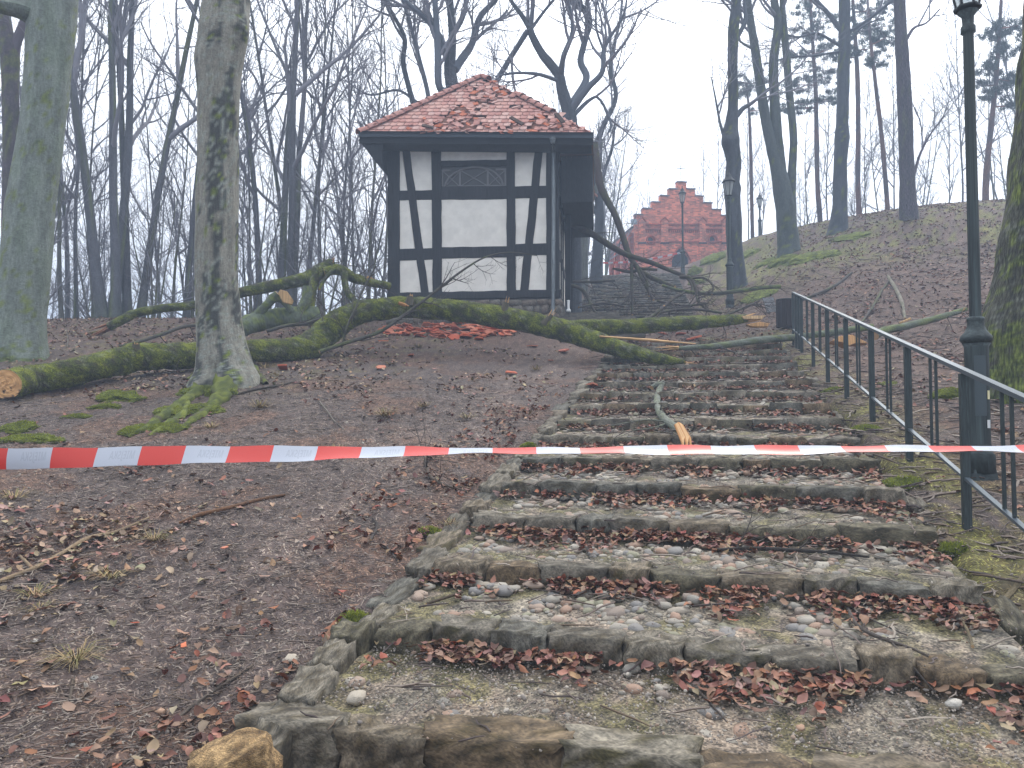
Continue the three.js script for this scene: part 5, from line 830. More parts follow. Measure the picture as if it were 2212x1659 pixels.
function splinters(buf, at, dir, r, n, len, seed, col) { const R = RNG(seed); for (let k = 0; k < n; k++) { const d = sideDir(dir, range(R, 0, 0.28), R() * 6.28), o = sideDir(dir, Math.PI / 2, R() * 6.28).multiplyScalar(r * range(R, 0, 0.75)), p = at.clone().add(o).addScaledVector(dir, -r * 0.6), L = len * range(R, 0.35, 1), w = r * range(R, 0.18, 0.4); buf.tube([p, p.clone().addScaledVector(d, L * 0.55), p.clone().addScaledVector(d, L)], [w, w * 0.6, w * 0.06], { sides: 4, col }); } }
const FW1 = lin('#cfab80'), FW2 = lin('#b58550'), FW3 = lin('#8a5a3a');
const woodV = std({ vertexColors: true, map: freshMap, roughness: 0.9 });
{ // the great mossy trunk across the picture
  const s = pxLine([[14, 830, 31, 10.6], [60, 821, 31, 11.1], [150, 805, 29, 11.5], [260, 781, 31, 12.2], [300, 772, 29, 12.4], [380, 770, 28, 12.9], [480, 762, 27, 13.5], [600, 756, 23, 14.3], [670, 748, 29, 14.9], [712, 712, 29, 15.2], [760, 681, 26, 15.4], [850, 665, 24, 15.6], [950, 668, 24, 15.6], [1050, 680, 24, 15.5], [1150, 697, 23, 15.4], [1230, 718, 24, 15.3], [1300, 742, 21, 15], [1380, 765, 16, 14.5], [1440, 778, 11, 14.1], [1480, 783, 4, 13.9]], 12);
  const base = s.pts[30].clone(), t = thing('fallen_tree', 'long moss covered fallen trunk arching across the slope in front of the hut', 'fallen trunk', null, base), b = new Buf();
  const opt = (sd) => ({ sides: 26, uvr: 0.25, lump: (p) => 1 + 0.2 * fbm3(p.x * 2.1, p.y * 2.1, p.z * 2.1, 3) + 0.07 * fbm3(p.x * 11, p.y * 11, p.z * 11, 2), col: mossyCol(0.34, sd) });
  b.tube(s.pts, s.rads, opt(1)); const g = b.geo(base); part('trunk', g, mossMat, t); fuzz(g, 16000, 0.018, 301, t, -0.9);
  const s2 = pxLine([[1205, 708, 16, 15.35], [1250, 708, 18, 15.5], [1320, 707, 17, 15.7], [1400, 703, 16, 16], [1500, 697, 15, 16.4], [1570, 692, 12, 16.8], [1612, 688, 9, 17.0]], 12), b2 = new Buf(); b2.tube(s2.pts, s2.rads, opt(4)); const g2 = b2.geo(base); part('limb', g2, mossMat, t); fuzz(g2, 4000, 0.017, 302, t, -0.9);
  // sawn face with rings and rot
  const n = V3().subVectors(s.pts[0], s.pts[3]).normalize(), R0 = s.rads[0], cb = new Buf(), uu = V3(0, 1, 0).cross(n).normalize(), ww = V3().crossVectors(n, uu), C = s.pts[0].clone().addScaledVector(n, 0.006);
  for (let i = 0; i <= 14; i++) for (let j = 0; j <= 40; j++) { const r = i / 14, a = j / 40 * 6.2832, q = C.clone().addScaledVector(uu, Math.cos(a) * r * R0 * 1.02).addScaledVector(ww, Math.sin(a) * r * R0 * 1.02).addScaledVector(n, 0.012 * n2(r * 3, a)), ring = 0.88 + 0.12 * Math.sin(r * 46 + 2 * n2(Math.cos(a) * 2, Math.sin(a) * 2)); const rot = sstep(0.02, 0.14, fbm2(q.x * 8 + 3, q.y * 8, 3) - 0.3 - (q.y - C.y) * 2); cb.vert(q.x, q.y, q.z, r, a, mixc(mixc(FW2, lin('#dcab74'), clamp(1.2 - r * 0.35)).map((v) => v * ring), lin('#3a2a22'), rot)); }
  for (let i = 0; i < 14; i++) for (let j = 0; j < 40; j++) { const k = i * 41 + j; cb.quad(k, k + 41, k + 42, k + 1); } part('sawn_face', cb.geo(base), std({ vertexColors: true, roughness: 0.85, side: THREE.DoubleSide }), t);
  const sp = new Buf(), e2 = s2.pts[s2.pts.length - 1], d2 = V3().subVectors(e2, s2.pts[s2.pts.length - 5]).normalize(); splinters(sp, e2, d2, 0.1, 9, 0.55, 5, FW1); part('broken_end', sp.geo(base), woodV, t); const sq = new Buf(); splinters(sq, P(1455, 781, 14), V3(0.9, -0.1, 0.3).normalize(), 0.05, 5, 0.5, 6, FW1); part('broken_end', sq.geo(base), woodV, t);
  // stubs of torn-off side boughs and a bare split along the fork
  for (const [x, y, d, vx, vy, r, L, sd] of [[294, 752, 12.25, 0.1, 1, 0.07, 0.14, 7], [886, 645, 15.4, 0.1, 1, 0.07, 0.12, 8], [1091, 664, 15.35, 0.3, 1, 0.07, 0.22, 9], [1183, 690, 15.2, 0.6, 0.8, 0.06, 0.25, 10]]) { const q = P(x, y, d), dd = V3(vx, vy, 0.25).normalize(), bb = new Buf(); bb.tube([q.clone().addScaledVector(dd, -0.12), q, q.clone().addScaledVector(dd, L * 0.5)], [r * 1.5, r, r * 0.8], { sides: 8, col: GBARK }); splinters(bb, q.clone().addScaledVector(dd, L * 0.4), dd, r * 0.9, 5, L, sd, FW1); part('stub', bb.geo(base), woodV, t); }
  { const bb = new Buf(), q = P(862, 655, 15.2); bb.tube([q, q.clone().add(V3(0.12, -0.04, 0.03)), q.clone().add(V3(0.2, -0.06, 0.02))], [0.04, 0.04, 0.01], { sides: 6, col: FW2 }); part('bark_wound', bb.geo(base), woodV, t); } { const bb = new Buf(); const c = P(1295, 727, 14.8); bb.tube([c, c.clone().add(V3(1.0, -0.06, -0.1)), c.clone().add(V3(1.9, -0.12, -0.2))], [0.02, 0.03, 0.01], { sides: 4, col: FW1 }); part('bare_split', bb.geo(base), woodV, t); }
  { const bb = new Buf(), R = RNG(88); for (const [x, y, d, vx, vy, L, r] of [[1330, 752, 14.9, 0.5, -0.8, 0.55, 0.035], [500, 745, 13.2, -0.3, 1, 0.3, 0.006], [390, 772, 12.6, -0.2, -1, 0.3, 0.008], [700, 700, 15, -0.25, 1, 1.0, 0.012], [760, 700, 15.1, 0.2, 1, 0.7, 0.012]]) { bough(bb, P(x, y, d), V3(vx, vy, 0.2), L, r, 2, R, { ...DEF, levels: 3, twigCol: lin('#4f4a42') }); } part('twigs', bb.geo(base), twigMat, t).userData.kind = 'stuff'; }
}
function fallenLimb(name, label, cat, lines, o = {}) { // lines: each a pxLine; twigs grow from them when o.twigs is set
  const base = lines[0].pts[0].clone(); const mid = lines[0].pts[Math.floor(lines[0].pts.length / 2)]; base.copy(mid);
  const t = thing(name, label, cat, o.group, base), b = new Buf(), R = RNG(o.seed || 1), col = o.col || barkCol(o.bark || lin('#5c5750'), { seed: o.seed, stain: 0.6, moss: o.moss ?? 0.4, mossBias: o.mossBias ?? -0.2, mossUp: 0.25, lichen: o.lichen || 0 });
  const bufs = lines.map((s) => new Buf().tube(s.pts, s.rads, { sides: o.sides || 10, uvr: 0.1, col, cap: true, capCol: FW1, lump: (p) => 1 + (o.lump ?? 0.15) * fbm3(p.x * 4, p.y * 4, p.z * 4, 2) }));
  const tg = new Buf(); if (o.twigs) lines.slice(0, o.twigLines ?? 99).forEach((s) => sprout(tg, s.pts, s.rads[0], s.rads[s.rads.length - 1], 1, R, { ...DEF, kids: [0, o.twigs, 4, 1.8], from: [0, 0.15, 0.15, 0.2], len: [0, o.twigLen || 1.1, 0.55, 0.3], rad: [0, 0.014, 0.008, 0.006], ang: [0.4, 1.2], trop: o.trop ?? -0.05, levels: 4, twigCol: o.twigCol || lin('#453e3a') }));
  bufs.forEach((q) => part(o.partName || 'branch', q.geo(base), o.mat || smoothBark, t)); if (tg.n) part('twigs', tg.geo(base), twigMat, t).userData.kind = 'stuff';
  for (const [p, d, r, n, L, c] of o.ends || []) { const e = new Buf(); splinters(e, p, d.normalize(), r, n, L, 3 + n, c || FW1); part('broken_end', e.geo(base), woodV, t); }
  return t;
}
function slabWood(name, label, poly, depth, thick, mat, tilt) { const c = poly.reduce((a, q) => [a[0] + q[0] / poly.length, a[1] + q[1] / poly.length], [0, 0]), b = P(c[0], c[1], depth), k = depth / F, t = thing(name, label, 'wood', null, b); const sh = new THREE.Shape(poly.map(([x, y]) => new THREE.Vector2((x - c[0]) * k, -(y - c[1]) * k))); const g = new THREE.ExtrudeGeometry(sh, { depth: thick, bevelEnabled: true, bevelSize: 0.008, bevelThickness: 0.008, bevelSegments: 1 }); part('split_wood', g.translate(0, 0, -thick / 2), mat, t); if (tilt) t.rotation.set(...tilt); return t; }
{ // a second felled tree, propped on its own boughs behind the first
  const m = mossyCol(0.3, 9), a = pxLine([[236, 706, 10, 17.4], [262, 692, 10, 17.4], [292, 677, 9.5, 17.5], [360, 665, 9, 17.7], [424, 658, 9.5, 17.9], [514, 634, 11.5, 18.1], [600, 615, 13, 18.3], [660, 602, 15, 18.5], [690, 588, 17, 18.6], [712, 570, 12, 18.6], [718, 562, 8, 18.6]], 8), b = pxLine([[700, 588, 11, 18.5], [729, 582, 12, 18.6], [764, 600, 11, 18.8], [800, 610, 9, 19], [842, 618, 8, 19.3]], 8), c = pxLine([[684, 592, 11, 18.4], [676, 620, 9, 18.3], [674, 655, 7.5, 18.2], [670, 695, 7, 18]], 8), d = pxLine([[744, 590, 8, 18.5], [748, 625, 7, 18.3], [764, 648, 7, 18.2], [785, 668, 6, 18]], 8), e = pxLine([[722, 580, 5, 18.4], [700, 605, 4, 18.2], [690, 625, 3, 18]], 6);
  fallenLimb('fallen_tree', 'slender mossy fallen tree propped off the ground left of the hut', 'fallen trunk', [a, b, c, d, e], { seed: 71, col: m, mat: mossMat, sides: 14, partName: 'trunk', twigs: 5, twigLines: 4, ends: [[P(238, 706, 17.4), V3(-0.8, -0.5, 0.2), 0.1, 16, 0.9, FW3], [P(224, 712, 17.4), V3(-1, -0.35, 0.1), 0.06, 8, 0.7, lin('#7d7340')], [P(718, 563, 18.5), V3(0.3, 0.6, 0.6), 0.07, 6, 0.2, FW2], [P(795, 600, 18.8), V3(0.9, -0.2, 0.4), 0.05, 4, 0.35, FW1]] });
  fallenLimb('fallen_log', 'thick grey green log lying between the spotted trunk and the hut', 'log', [pxLine([[508, 716, 18, 16.6], [540, 700, 21, 16.8], [580, 690, 22, 17], [630, 684, 21, 17.2], [690, 682, 20, 17.4]], 8), pxLine([[546, 690, 12, 16.9], [572, 664, 9, 16.8], [590, 644, 10, 16.8], [600, 634, 8, 16.8]], 6), pxLine([[592, 642, 8, 16.8], [612, 650, 8, 16.9], [630, 672, 8, 17]], 6), pxLine([[650, 676, 14, 17.2], [662, 645, 11, 17.2], [664, 618, 10, 17.2]], 6)], { seed: 73, bark: lin('#7c8772'), moss: 0.7, mossBias: -0.05, sides: 16, twigs: 3, twigLines: 1, partName: 'log' });
  slabWood('split_timber', 'pale split timber wedge standing on the grey green log', [[606, 627], [620, 631], [633, 650], [630, 657], [612, 653], [602, 634]], 16.7, 0.07, fresh[1], [0, 0.3, 0]);
  fallenLimb('fallen_branch', 'thin brown branch lying behind the long mossy trunk', 'branch', [pxLine([[255, 748, 2, 14.5], [300, 738, 3.5, 15], [350, 722, 4, 15.5], [395, 706, 4, 16], [432, 701, 3.5, 16.4]], 6)], { seed: 75, twigs: 3 });
  fallenLimb('fallen_branch', 'thin dark branch between the spotted trunk and the trunk arch', 'branch', [pxLine([[575, 716, 4, 15.8], [620, 703, 3.5, 16], [660, 698, 3, 16.2], [700, 685, 3, 16.4], [745, 668, 2.5, 16.6]], 6)], { seed: 76, twigs: 4 });
  fallenLimb('fallen_branch', 'long thin twig rising diagonally across the white hut wall', 'branch', [pxLine([[690, 760, 4.5, 14.3], [737, 744, 4.5, 14.5], [821, 716, 4, 14.8], [868, 684, 3.6, 14.9], [914, 650, 3.2, 15], [955, 618, 3, 15.1], [994, 588, 2.5, 15.2], [1047, 556, 1.8, 15.4], [1100, 545, 1.2, 15.6], [1160, 552, 0.8, 15.8]], 6)], { seed: 77, twigs: 11, twigLen: 0.8, trop: 0.04 });
  fallenLimb('fallen_branch', 'upright whip of branch standing against the mossy trunk bend', 'branch', [pxLine([[738, 752, 2, 14.8], [748, 710, 2.2, 14.85], [770, 660, 2, 15.2], [790, 615, 1.6, 15.5], [812, 575, 1.1, 15.6]], 6)], { seed: 78, twigs: 6, twigLen: 0.7 });
}
{ // tangle on the landing and the far steps
  const dk = lin('#4d433f'), T = (label, l, o) => fallenLimb('fallen_branch', label, 'branch', l, { bark: dk, moss: 0.25, sides: 8, twigs: 5, twigCol: lin('#3d3431'), trop: -0.08, ...o });
  T('long dark limb leaning from the hut eaves down onto the far steps', [pxLine([[1283, 310, 9, 24.6], [1290, 360, 9, 24.5], [1298, 405, 8.5, 24.4], [1330, 467, 7.5, 24], [1346, 512, 7, 23.7], [1362, 556, 6.5, 23.4], [1385, 586, 6, 23], [1427, 608, 5, 22.4], [1458, 620, 4, 22]], 6)], { seed: 81, twigs: 7 });
  T('limb sloping from the hut corner over the far steps towards the moss bank', [pxLine([[1219, 470, 8, 22.2], [1250, 490, 8, 22.3], [1283, 508, 7.5, 22.4], [1320, 532, 7, 22.5], [1351, 549, 6.5, 22.6], [1403, 566, 5.5, 22.5], [1452, 586, 4.5, 22.3], [1487, 602, 4, 22], [1500, 640, 3, 21.4]], 6)], { seed: 82, twigs: 8 });
  T('crooked level branch lying across the crossed limbs', [pxLine([[1324, 580, 2.5, 22.6], [1363, 587, 4, 22.5], [1385, 581, 4, 22.4], [1420, 583, 2.5, 22.3]], 6)], { seed: 83, twigs: 4 });
  T('forked branch hanging below the crossed limbs over the steps', [pxLine([[1364, 570, 4, 22.6], [1365, 620, 3.4, 22.2], [1366, 680, 2.5, 21.6]], 6), pxLine([[1372, 570, 4, 22.5], [1392, 612, 3.4, 22.1], [1412, 648, 2.6, 21.5]], 6), pxLine([[1382, 580, 3, 22.4], [1398, 610, 2.5, 22], [1402, 640, 2, 21.6]], 6)], { seed: 84, twigs: 6 });
  T('straight greenish pole lying level in front of the knotted trunk', [pxLine([[1430, 616, 3, 21.2], [1470, 628, 4, 21.2], [1539, 634, 4.5, 21.2], [1601, 628, 4.5, 21.2], [1650, 621, 4.5, 21.2], [1686, 619, 4.5, 21.2]], 6)], { seed: 85, twigs: 7, moss: 0.7, mossBias: 0.1, bark: lin('#56594e') });
  T('snapped branch with an orange torn end leaning on the mossy limb', [pxLine([[1478, 632, 2.5, 18.6], [1455, 645, 3.5, 18.3], [1432, 664, 4, 18], [1400, 690, 3, 17.5]], 6)], { seed: 86, twigs: 4, ends: [[P(1434, 662, 18), V3(-0.6, -0.5, 0.3), 0.035, 6, 0.55, FW1]] });
  T('curved branch beside the hut corner on the far steps', [pxLine([[1222, 613, 3.5, 22.5], [1254, 624, 4, 22.3], [1268, 640, 4, 22], [1278, 662, 3.5, 21.6], [1290, 680, 2.5, 21.2]], 6)], { seed: 87, twigs: 5 });
  T('thin level stick at the hut corner below the grey handrail', [pxLine([[1222, 608, 2.5, 23], [1270, 609, 2.8, 23], [1328, 606, 2.2, 23]], 6)], { seed: 88, twigs: 4 });
  T('spray of dark branches arching over the right of the far steps', [pxLine([[1468, 598, 4, 21], [1490, 600, 3.6, 20.9], [1502, 622, 3.4, 20.6], [1508, 650, 3, 20.2], [1530, 672, 2.4, 19.8]], 6), pxLine([[1490, 602, 3, 20.9], [1520, 600, 2.5, 20.6], [1540, 618, 2, 20.2], [1538, 636, 1.5, 20]], 6)], { seed: 89, twigs: 6 });
  T('low brush of broken twigs heaped on the landing', [pxLine([[1390, 690, 3, 18.3], [1440, 672, 3, 18.8], [1500, 668, 3, 19], [1560, 676, 2.5, 18.8]], 6), pxLine([[1420, 650, 2.5, 20], [1480, 660, 2.5, 19.6], [1530, 655, 2, 19.4]], 6), pxLine([[1250, 664, 2, 20.4], [1300, 655, 2.4, 20.8], [1350, 662, 2, 20.6]], 6), pxLine([[1540, 690, 2.5, 17.4], [1590, 672, 2.5, 18], [1640, 650, 2, 18.6]], 6)], { seed: 90, twigs: 8, twigLen: 0.8 });
  fallenLimb('fallen_branch', 'lichen grey branch lying over the top steps as far as the handrail', 'branch', [pxLine([[1448, 753, 4, 15], [1500, 750, 5.5, 15.2], [1551, 747, 7, 15.4], [1638, 735, 8, 15.7], [1700, 730, 8, 16], [1730, 728, 7.5, 16.2]], 6)], { seed: 91, bark: lin('#7b8272'), moss: 0.5, lichen: 0.5, twigs: 6, ends: [[P(1462, 752, 14.9), V3(-1, 0, 0.2), 0.05, 6, 0.6, FW1]] });
  fallenLimb('fallen_log', 'lichen grey log behind the handrail balusters', 'log', [pxLine([[1730, 727, 7, 15.6], [1800, 718, 8, 15.8], [1884, 706, 7, 16]], 6), pxLine([[1890, 726, 9, 14.6], [1906, 716, 9, 14.8], [1963, 703, 8, 15.2], [2025, 687, 7, 15.6], [2086, 668, 5, 16]], 6)], { seed: 92, bark: lin('#717a68'), moss: 0.6, mossBias: -0.1, lichen: 0.4, twigs: 4, partName: 'log', ends: [[P(2078, 674, 15.9), V3(0.5, 0.8, 0.3), 0.03, 4, 0.25, FW1]] });
  slabWood('split_timber', 'bright orange split timber lying behind the handrail', [[1788, 742], [1806, 732], [1836, 726], [1850, 732], [1871, 741], [1840, 744], [1826, 750], [1812, 744]], 14.6, 0.18, fresh[0], [-0.25, 0.2, 0]);
  slabWood('split_timber', 'thin fresh splinter on the leaves right of the handrail top', [[1941, 697], [1966, 687], [1968, 690], [1945, 698]], 16, 0.03, fresh[1]);
  slabWood('split_timber', 'pale torn wood wedge at the broken limb end by the litter bin', [[1600, 684], [1652, 683], [1644, 690], [1606, 690]], 16.9, 0.12, fresh[3], [-0.1, 0, 0]);
  slabWood('split_timber', 'orange torn wood piece below the broken limb end', [[1612, 702], [1640, 697], [1661, 700], [1656, 706], [1622, 706]], 16.6, 0.1, fresh[0], [-0.1, 0, 0]);
  const HB = (label, l, o) => fallenLimb('fallen_branch', label, 'branch', l, { twigs: 3, sides: 7, bark: lin('#544a44'), ...o });
  HB('dark branch lying uphill behind the litter bin', [groundLine([[1720, 655, 3], [1760, 640, 4], [1800, 622, 4], [1840, 590, 2.5]])], { seed: 93 });
  HB('pale barkless stick on the leaf covered slope', [groundLine([[1955, 690, 3], [1948, 655, 4], [1936, 628, 4], [1918, 598, 3]])], { seed: 94, bark: lin('#98907f'), moss: 0.2, twigs: 1 });
  HB('thin dark branch crossing the leaf covered slope above the handrail', [groundLine([[1860, 700, 2.5], [1885, 665, 3], [1905, 630, 3], [1925, 600, 2]])], { seed: 95 });
  HB('low dark stick on the slope left of the mossy mound', [groundLine([[1835, 838, 2], [1900, 842, 2.5], [1980, 846, 2]])], { seed: 96, twigs: 0 });
}
{ // the snapped branch on the near steps
  const s = groundLine([[1402, 838, 5], [1412, 836, 6], [1424, 828, 6]], 6, 1.2), q = (x, y, r, d) => ({ p: P(x, y, d), r: r * d / F });
  const z0 = onLand(1428, 850), z1 = onLand(1470, 950), d0 = -z0.z, d1 = -z1.z;
  const ln = smooth([q(1432, 826, 5, d0 + 0.9), q(1425, 840, 6.5, d0 + 0.5), q(1420, 858, 7.2, d0), q(1420, 876, 7.6, mix(d0, d1, 0.3)), q(1427, 894, 8, mix(d0, d1, 0.5)), q(1440, 909, 8.6, mix(d0, d1, 0.7)), q(1460, 924, 9, mix(d0, d1, 0.85)), q(1472, 934, 8.5, d1)], 6), kn = smooth([q(1408, 838, 5.5, d0 + 0.55), q(1416, 832, 6, d0 + 0.6), q(1428, 830, 6, d0 + 0.7)], 5), tw = smooth([q(1438, 910, 2, mix(d0, d1, 0.7)), q(1392, 907, 1.8, mix(d0, d1, 0.75)), q(1349, 914, 1.4, mix(d0, d1, 0.8)), q(1310, 921, 0.8, mix(d0, d1, 0.85))], 5), tw2 = smooth([q(1436, 916, 2, mix(d0, d1, 0.75)), q(1410, 924, 1.6, mix(d0, d1, 0.85)), q(1365, 930, 1, mix(d0, d1, 0.9))], 5);
  const t = fallenLimb('fallen_branch', 'snapped grey branch with a pale torn end lying down the near steps', 'branch', [ln, kn, tw, tw2], { seed: 97, bark: lin('#858a7c'), moss: 0.2, lichen: 0.4, sides: 14, twigs: 3, twigLen: 0.35 });
  const e = new Buf(), A = P(1466, 920, d1 + 0.02), B = P(1479, 950, d1 - 0.5), C = P(1488, 984, d1 - 1.05);
  for (let k = 0; k < 7; k++) { const o = (k - 3) * 0.012; e.tube([A.clone().add(V3(o, 0.03 - Math.abs(o) * 0.6, 0)), B.clone().add(V3(o * 1.3, 0.02 + 0.006 * (k % 3), 0.02)), C.clone().add(V3(o * 0.8, 0.006 * (k % 2), -0.25 * (k % 3) * 0.5))], [0.017, 0.016, 0.003], { sides: 4, col: k % 3 ? FW1 : FW2 }); } part('torn_end', e.geo(t.position), woodV, t);
}
{ // sticks in the foreground, each a thing of its own
  const st = (label, lines, c, o = {}) => fallenLimb('stick', label, 'stick', lines.map((l) => groundLine(l.map(([x, y, r]) => [x, y, r * 1.1]), 6, 1.5)), { col: barkCol(lin(c), { stain: 0.5, seed: 5 }), sides: 8, lump: 0.25, ...o });
  st('long bare tan stick lying at the left edge of the foreground', [[[-30, 1275, 4], [0, 1263, 4.5], [77, 1233, 4.5], [133, 1203, 4.5], [190, 1169, 4], [247, 1156, 3.6], [322, 1121, 2]], [[40, 1203, 3], [70, 1232, 3]]], '#b39a7a');
  st('reddish brown stick lying on the bare soil left of the steps', [[[387, 1135, 3], [430, 1119, 4], [493, 1103, 3.6], [560, 1085, 3.4], [615, 1073, 2.5]]], '#8a6244');
  st('thin forked grey stick running along the lower left of the steps', [[[262, 1656, 2.5], [313, 1624, 3], [372, 1567, 3.2], [430, 1519, 3], [500, 1472, 2.6], [557, 1434, 1.8]], [[300, 1606, 2], [345, 1567, 2], [393, 1513, 1.4]], [[430, 1519, 1.6], [413, 1590, 1.6], [420, 1640, 1]]], '#6f6359');
  st('curved yellowish stick at the right edge of the second step', [[[2230, 1240, 6], [2212, 1256, 5.5], [2168, 1306, 5], [2125, 1333, 4.5], [2081, 1343, 3.5]], [[2078, 1343, 3], [2092, 1372, 3.2], [2101, 1402, 3]]], '#8f7f5e');
  st('long forked grey twig lying across the second step on the right', [[[1828, 1309, 3], [1851, 1356, 4], [1880, 1375, 4], [1918, 1389, 3.5], [1965, 1404, 3], [2008, 1423, 2.5]], [[1918, 1381, 2], [1968, 1439, 2], [2021, 1500, 1.4]], [[1830, 1312, 2], [1890, 1345, 1.8], [1960, 1375, 1.5]]], '#6d625a');
  st('straight black branch lying on the third tread', [[[1548, 1193, 3], [1620, 1192, 4.2], [1708, 1195, 4], [1800, 1200, 3.5], [1878, 1207, 2]]], '#3f3833', { twigs: 3, twigLen: 0.3 });
  st('thin stick lying on the sandy first tread', [[[1475, 1463, 2.4], [1518, 1506, 2.4], [1571, 1563, 1.6]]], '#5c5049');
  st('short brown stick on the cobbles of the second tread', [[[921, 1309, 2.6], [960, 1297, 3], [1000, 1283, 2.2]]], '#66543f');
  st('crooked twig lying beside the left kerb', [[[918, 1000, 3], [930, 1035, 3.4], [960, 1052, 3], [1010, 1066, 2]]], '#6a5c4f', { twigs: 3, twigLen: 0.3 });
  st('knobbly dark stick among the leaves left of the third step', [[[800, 1172, 3], [815, 1140, 3.2], [805, 1125, 3]], [[812, 1150, 3], [835, 1185, 2.4], [860, 1215, 2]]], '#5a4f49');
  st('short pale stick on the bare ground at the lower left', [[[150, 1520, 2.5], [154, 1495, 3], [158, 1470, 2.5]]], '#857566');
  st('thin twig lying at the far left under the tape', [[[690, 870, 1.5], [710, 895, 1.8], [722, 912, 1.6], [745, 930, 1]]], '#8b8378');
  st('pale whip of twig standing beside the massive beech', [[[145, 752, 1.2], [146, 730, 1.2], [140, 705, 1]]], '#8a8070');
  st('thin dark stick lying in front of the spotted trunk roots', [[[470, 870, 1.8], [530, 850, 2.2], [600, 836, 2], [640, 826, 1.4]]], '#4d443c');
}
// ---------------------------------------------------------------- roof tiles on the ground
{
  const R = RNG(401), sg = []; for (let k = 0; k < 8; k++) { const sh = new THREE.Shape(), n = 4 + k % 3; for (let i = 0; i < n; i++) { const a = i / n * 6.283 + range(R, -0.3, 0.3), q = range(R, 0.055, 0.12); i ? sh.lineTo(Math.cos(a) * q, Math.sin(a) * q * 1.15) : sh.moveTo(Math.cos(a) * q, Math.sin(a) * q * 1.15); } sg.push(new THREE.ExtrudeGeometry(sh, { depth: 0.018, bevelEnabled: false }).rotateX(-Math.PI / 2)); }
  const tm = ['#bd6142', '#b25539', '#c57150', '#a85c46', '#bf785e', '#b06a53'].map((c) => std({ color: c, map: tileMap, roughness: 0.9 }));
  const put = (q, s, label, group, tilt = 0.5) => { const m = topMesh('tile_shard', sg[Math.floor(R() * 8)], tm[Math.floor(R() * tm.length)], label, 'tile', group); m.position.copy(q).add(V3(0, 0.015 + 0.03 * R(), 0)); m.rotation.set(range(R, -tilt, tilt), R() * 6.28, range(R, -tilt, tilt)); m.scale.setScalar(s); return m; };
  for (let k = 0; k < 190; k++) { let x, y; do { x = range(R, -1, 1); y = range(R, -1, 1); } while (x * x + y * y > 1); const px = 985 + x * 165 + (y < 0 ? 0 : -10), py = 716 + y * 17 * (1 - 0.25 * Math.abs(x)), q = onLand(px, py); if (!q) continue; q.y += 0.02 * Math.max(0, 1 - x * x - y * y) * R(); put(q, range(R, 0.7, 1.35), 'broken orange roof tile piece in the heap below the hut wall', 'tile heap below the hut'); }
  for (const [x, y, s, l] of [[1105, 809, 1.1, 'lone red tile piece on bare soil below the mossy trunk arch'], [1281, 838, 1.6, 'long red tile piece at the left end of a step below the trunk tip'], [1216, 760, 1.6, 'reddish tile piece lying under the mossy trunk by the steps'], [1151, 750, 1.0, 'pinkish tile chip left of the step top'], [888, 770, 1.0, 'flat tile chip on the soil under the trunk arch'], [824, 799, 1.0, 'pale tile chip left of the trunk arch shadow'], [1035, 735, 1.6, 'larger tile piece at the front of the tile heap'], [1190, 781, 0.8, 'orange tile chip beside the upper left kerb'], [800, 757, 1, 'small tile piece beside the trunk bend'], [830, 741, 1.2, 'red tile piece just left of the tile heap'], [1430, 722, 2.0, 'big broken ridge tile under the mossy fork'], [1470, 724, 1.2, 'tile piece right of the broken ridge tile'], [1498, 734, 2.0, 'rust red tile piece on the top step'], [396, 1404, 0.22, 'tan brown tile chip on the lower left soil'], [292, 1356, 0.2, 'small orange chip on the left foreground soil'], [485, 1196, 0.3, 'tiny orange brick chip on the bare soil'], [612, 800, 1.4, 'terracotta piece at the right foot of the spotted trunk']]) { const q = onLand(x, y); if (q) put(q, s, l, null, 0.35); }
}
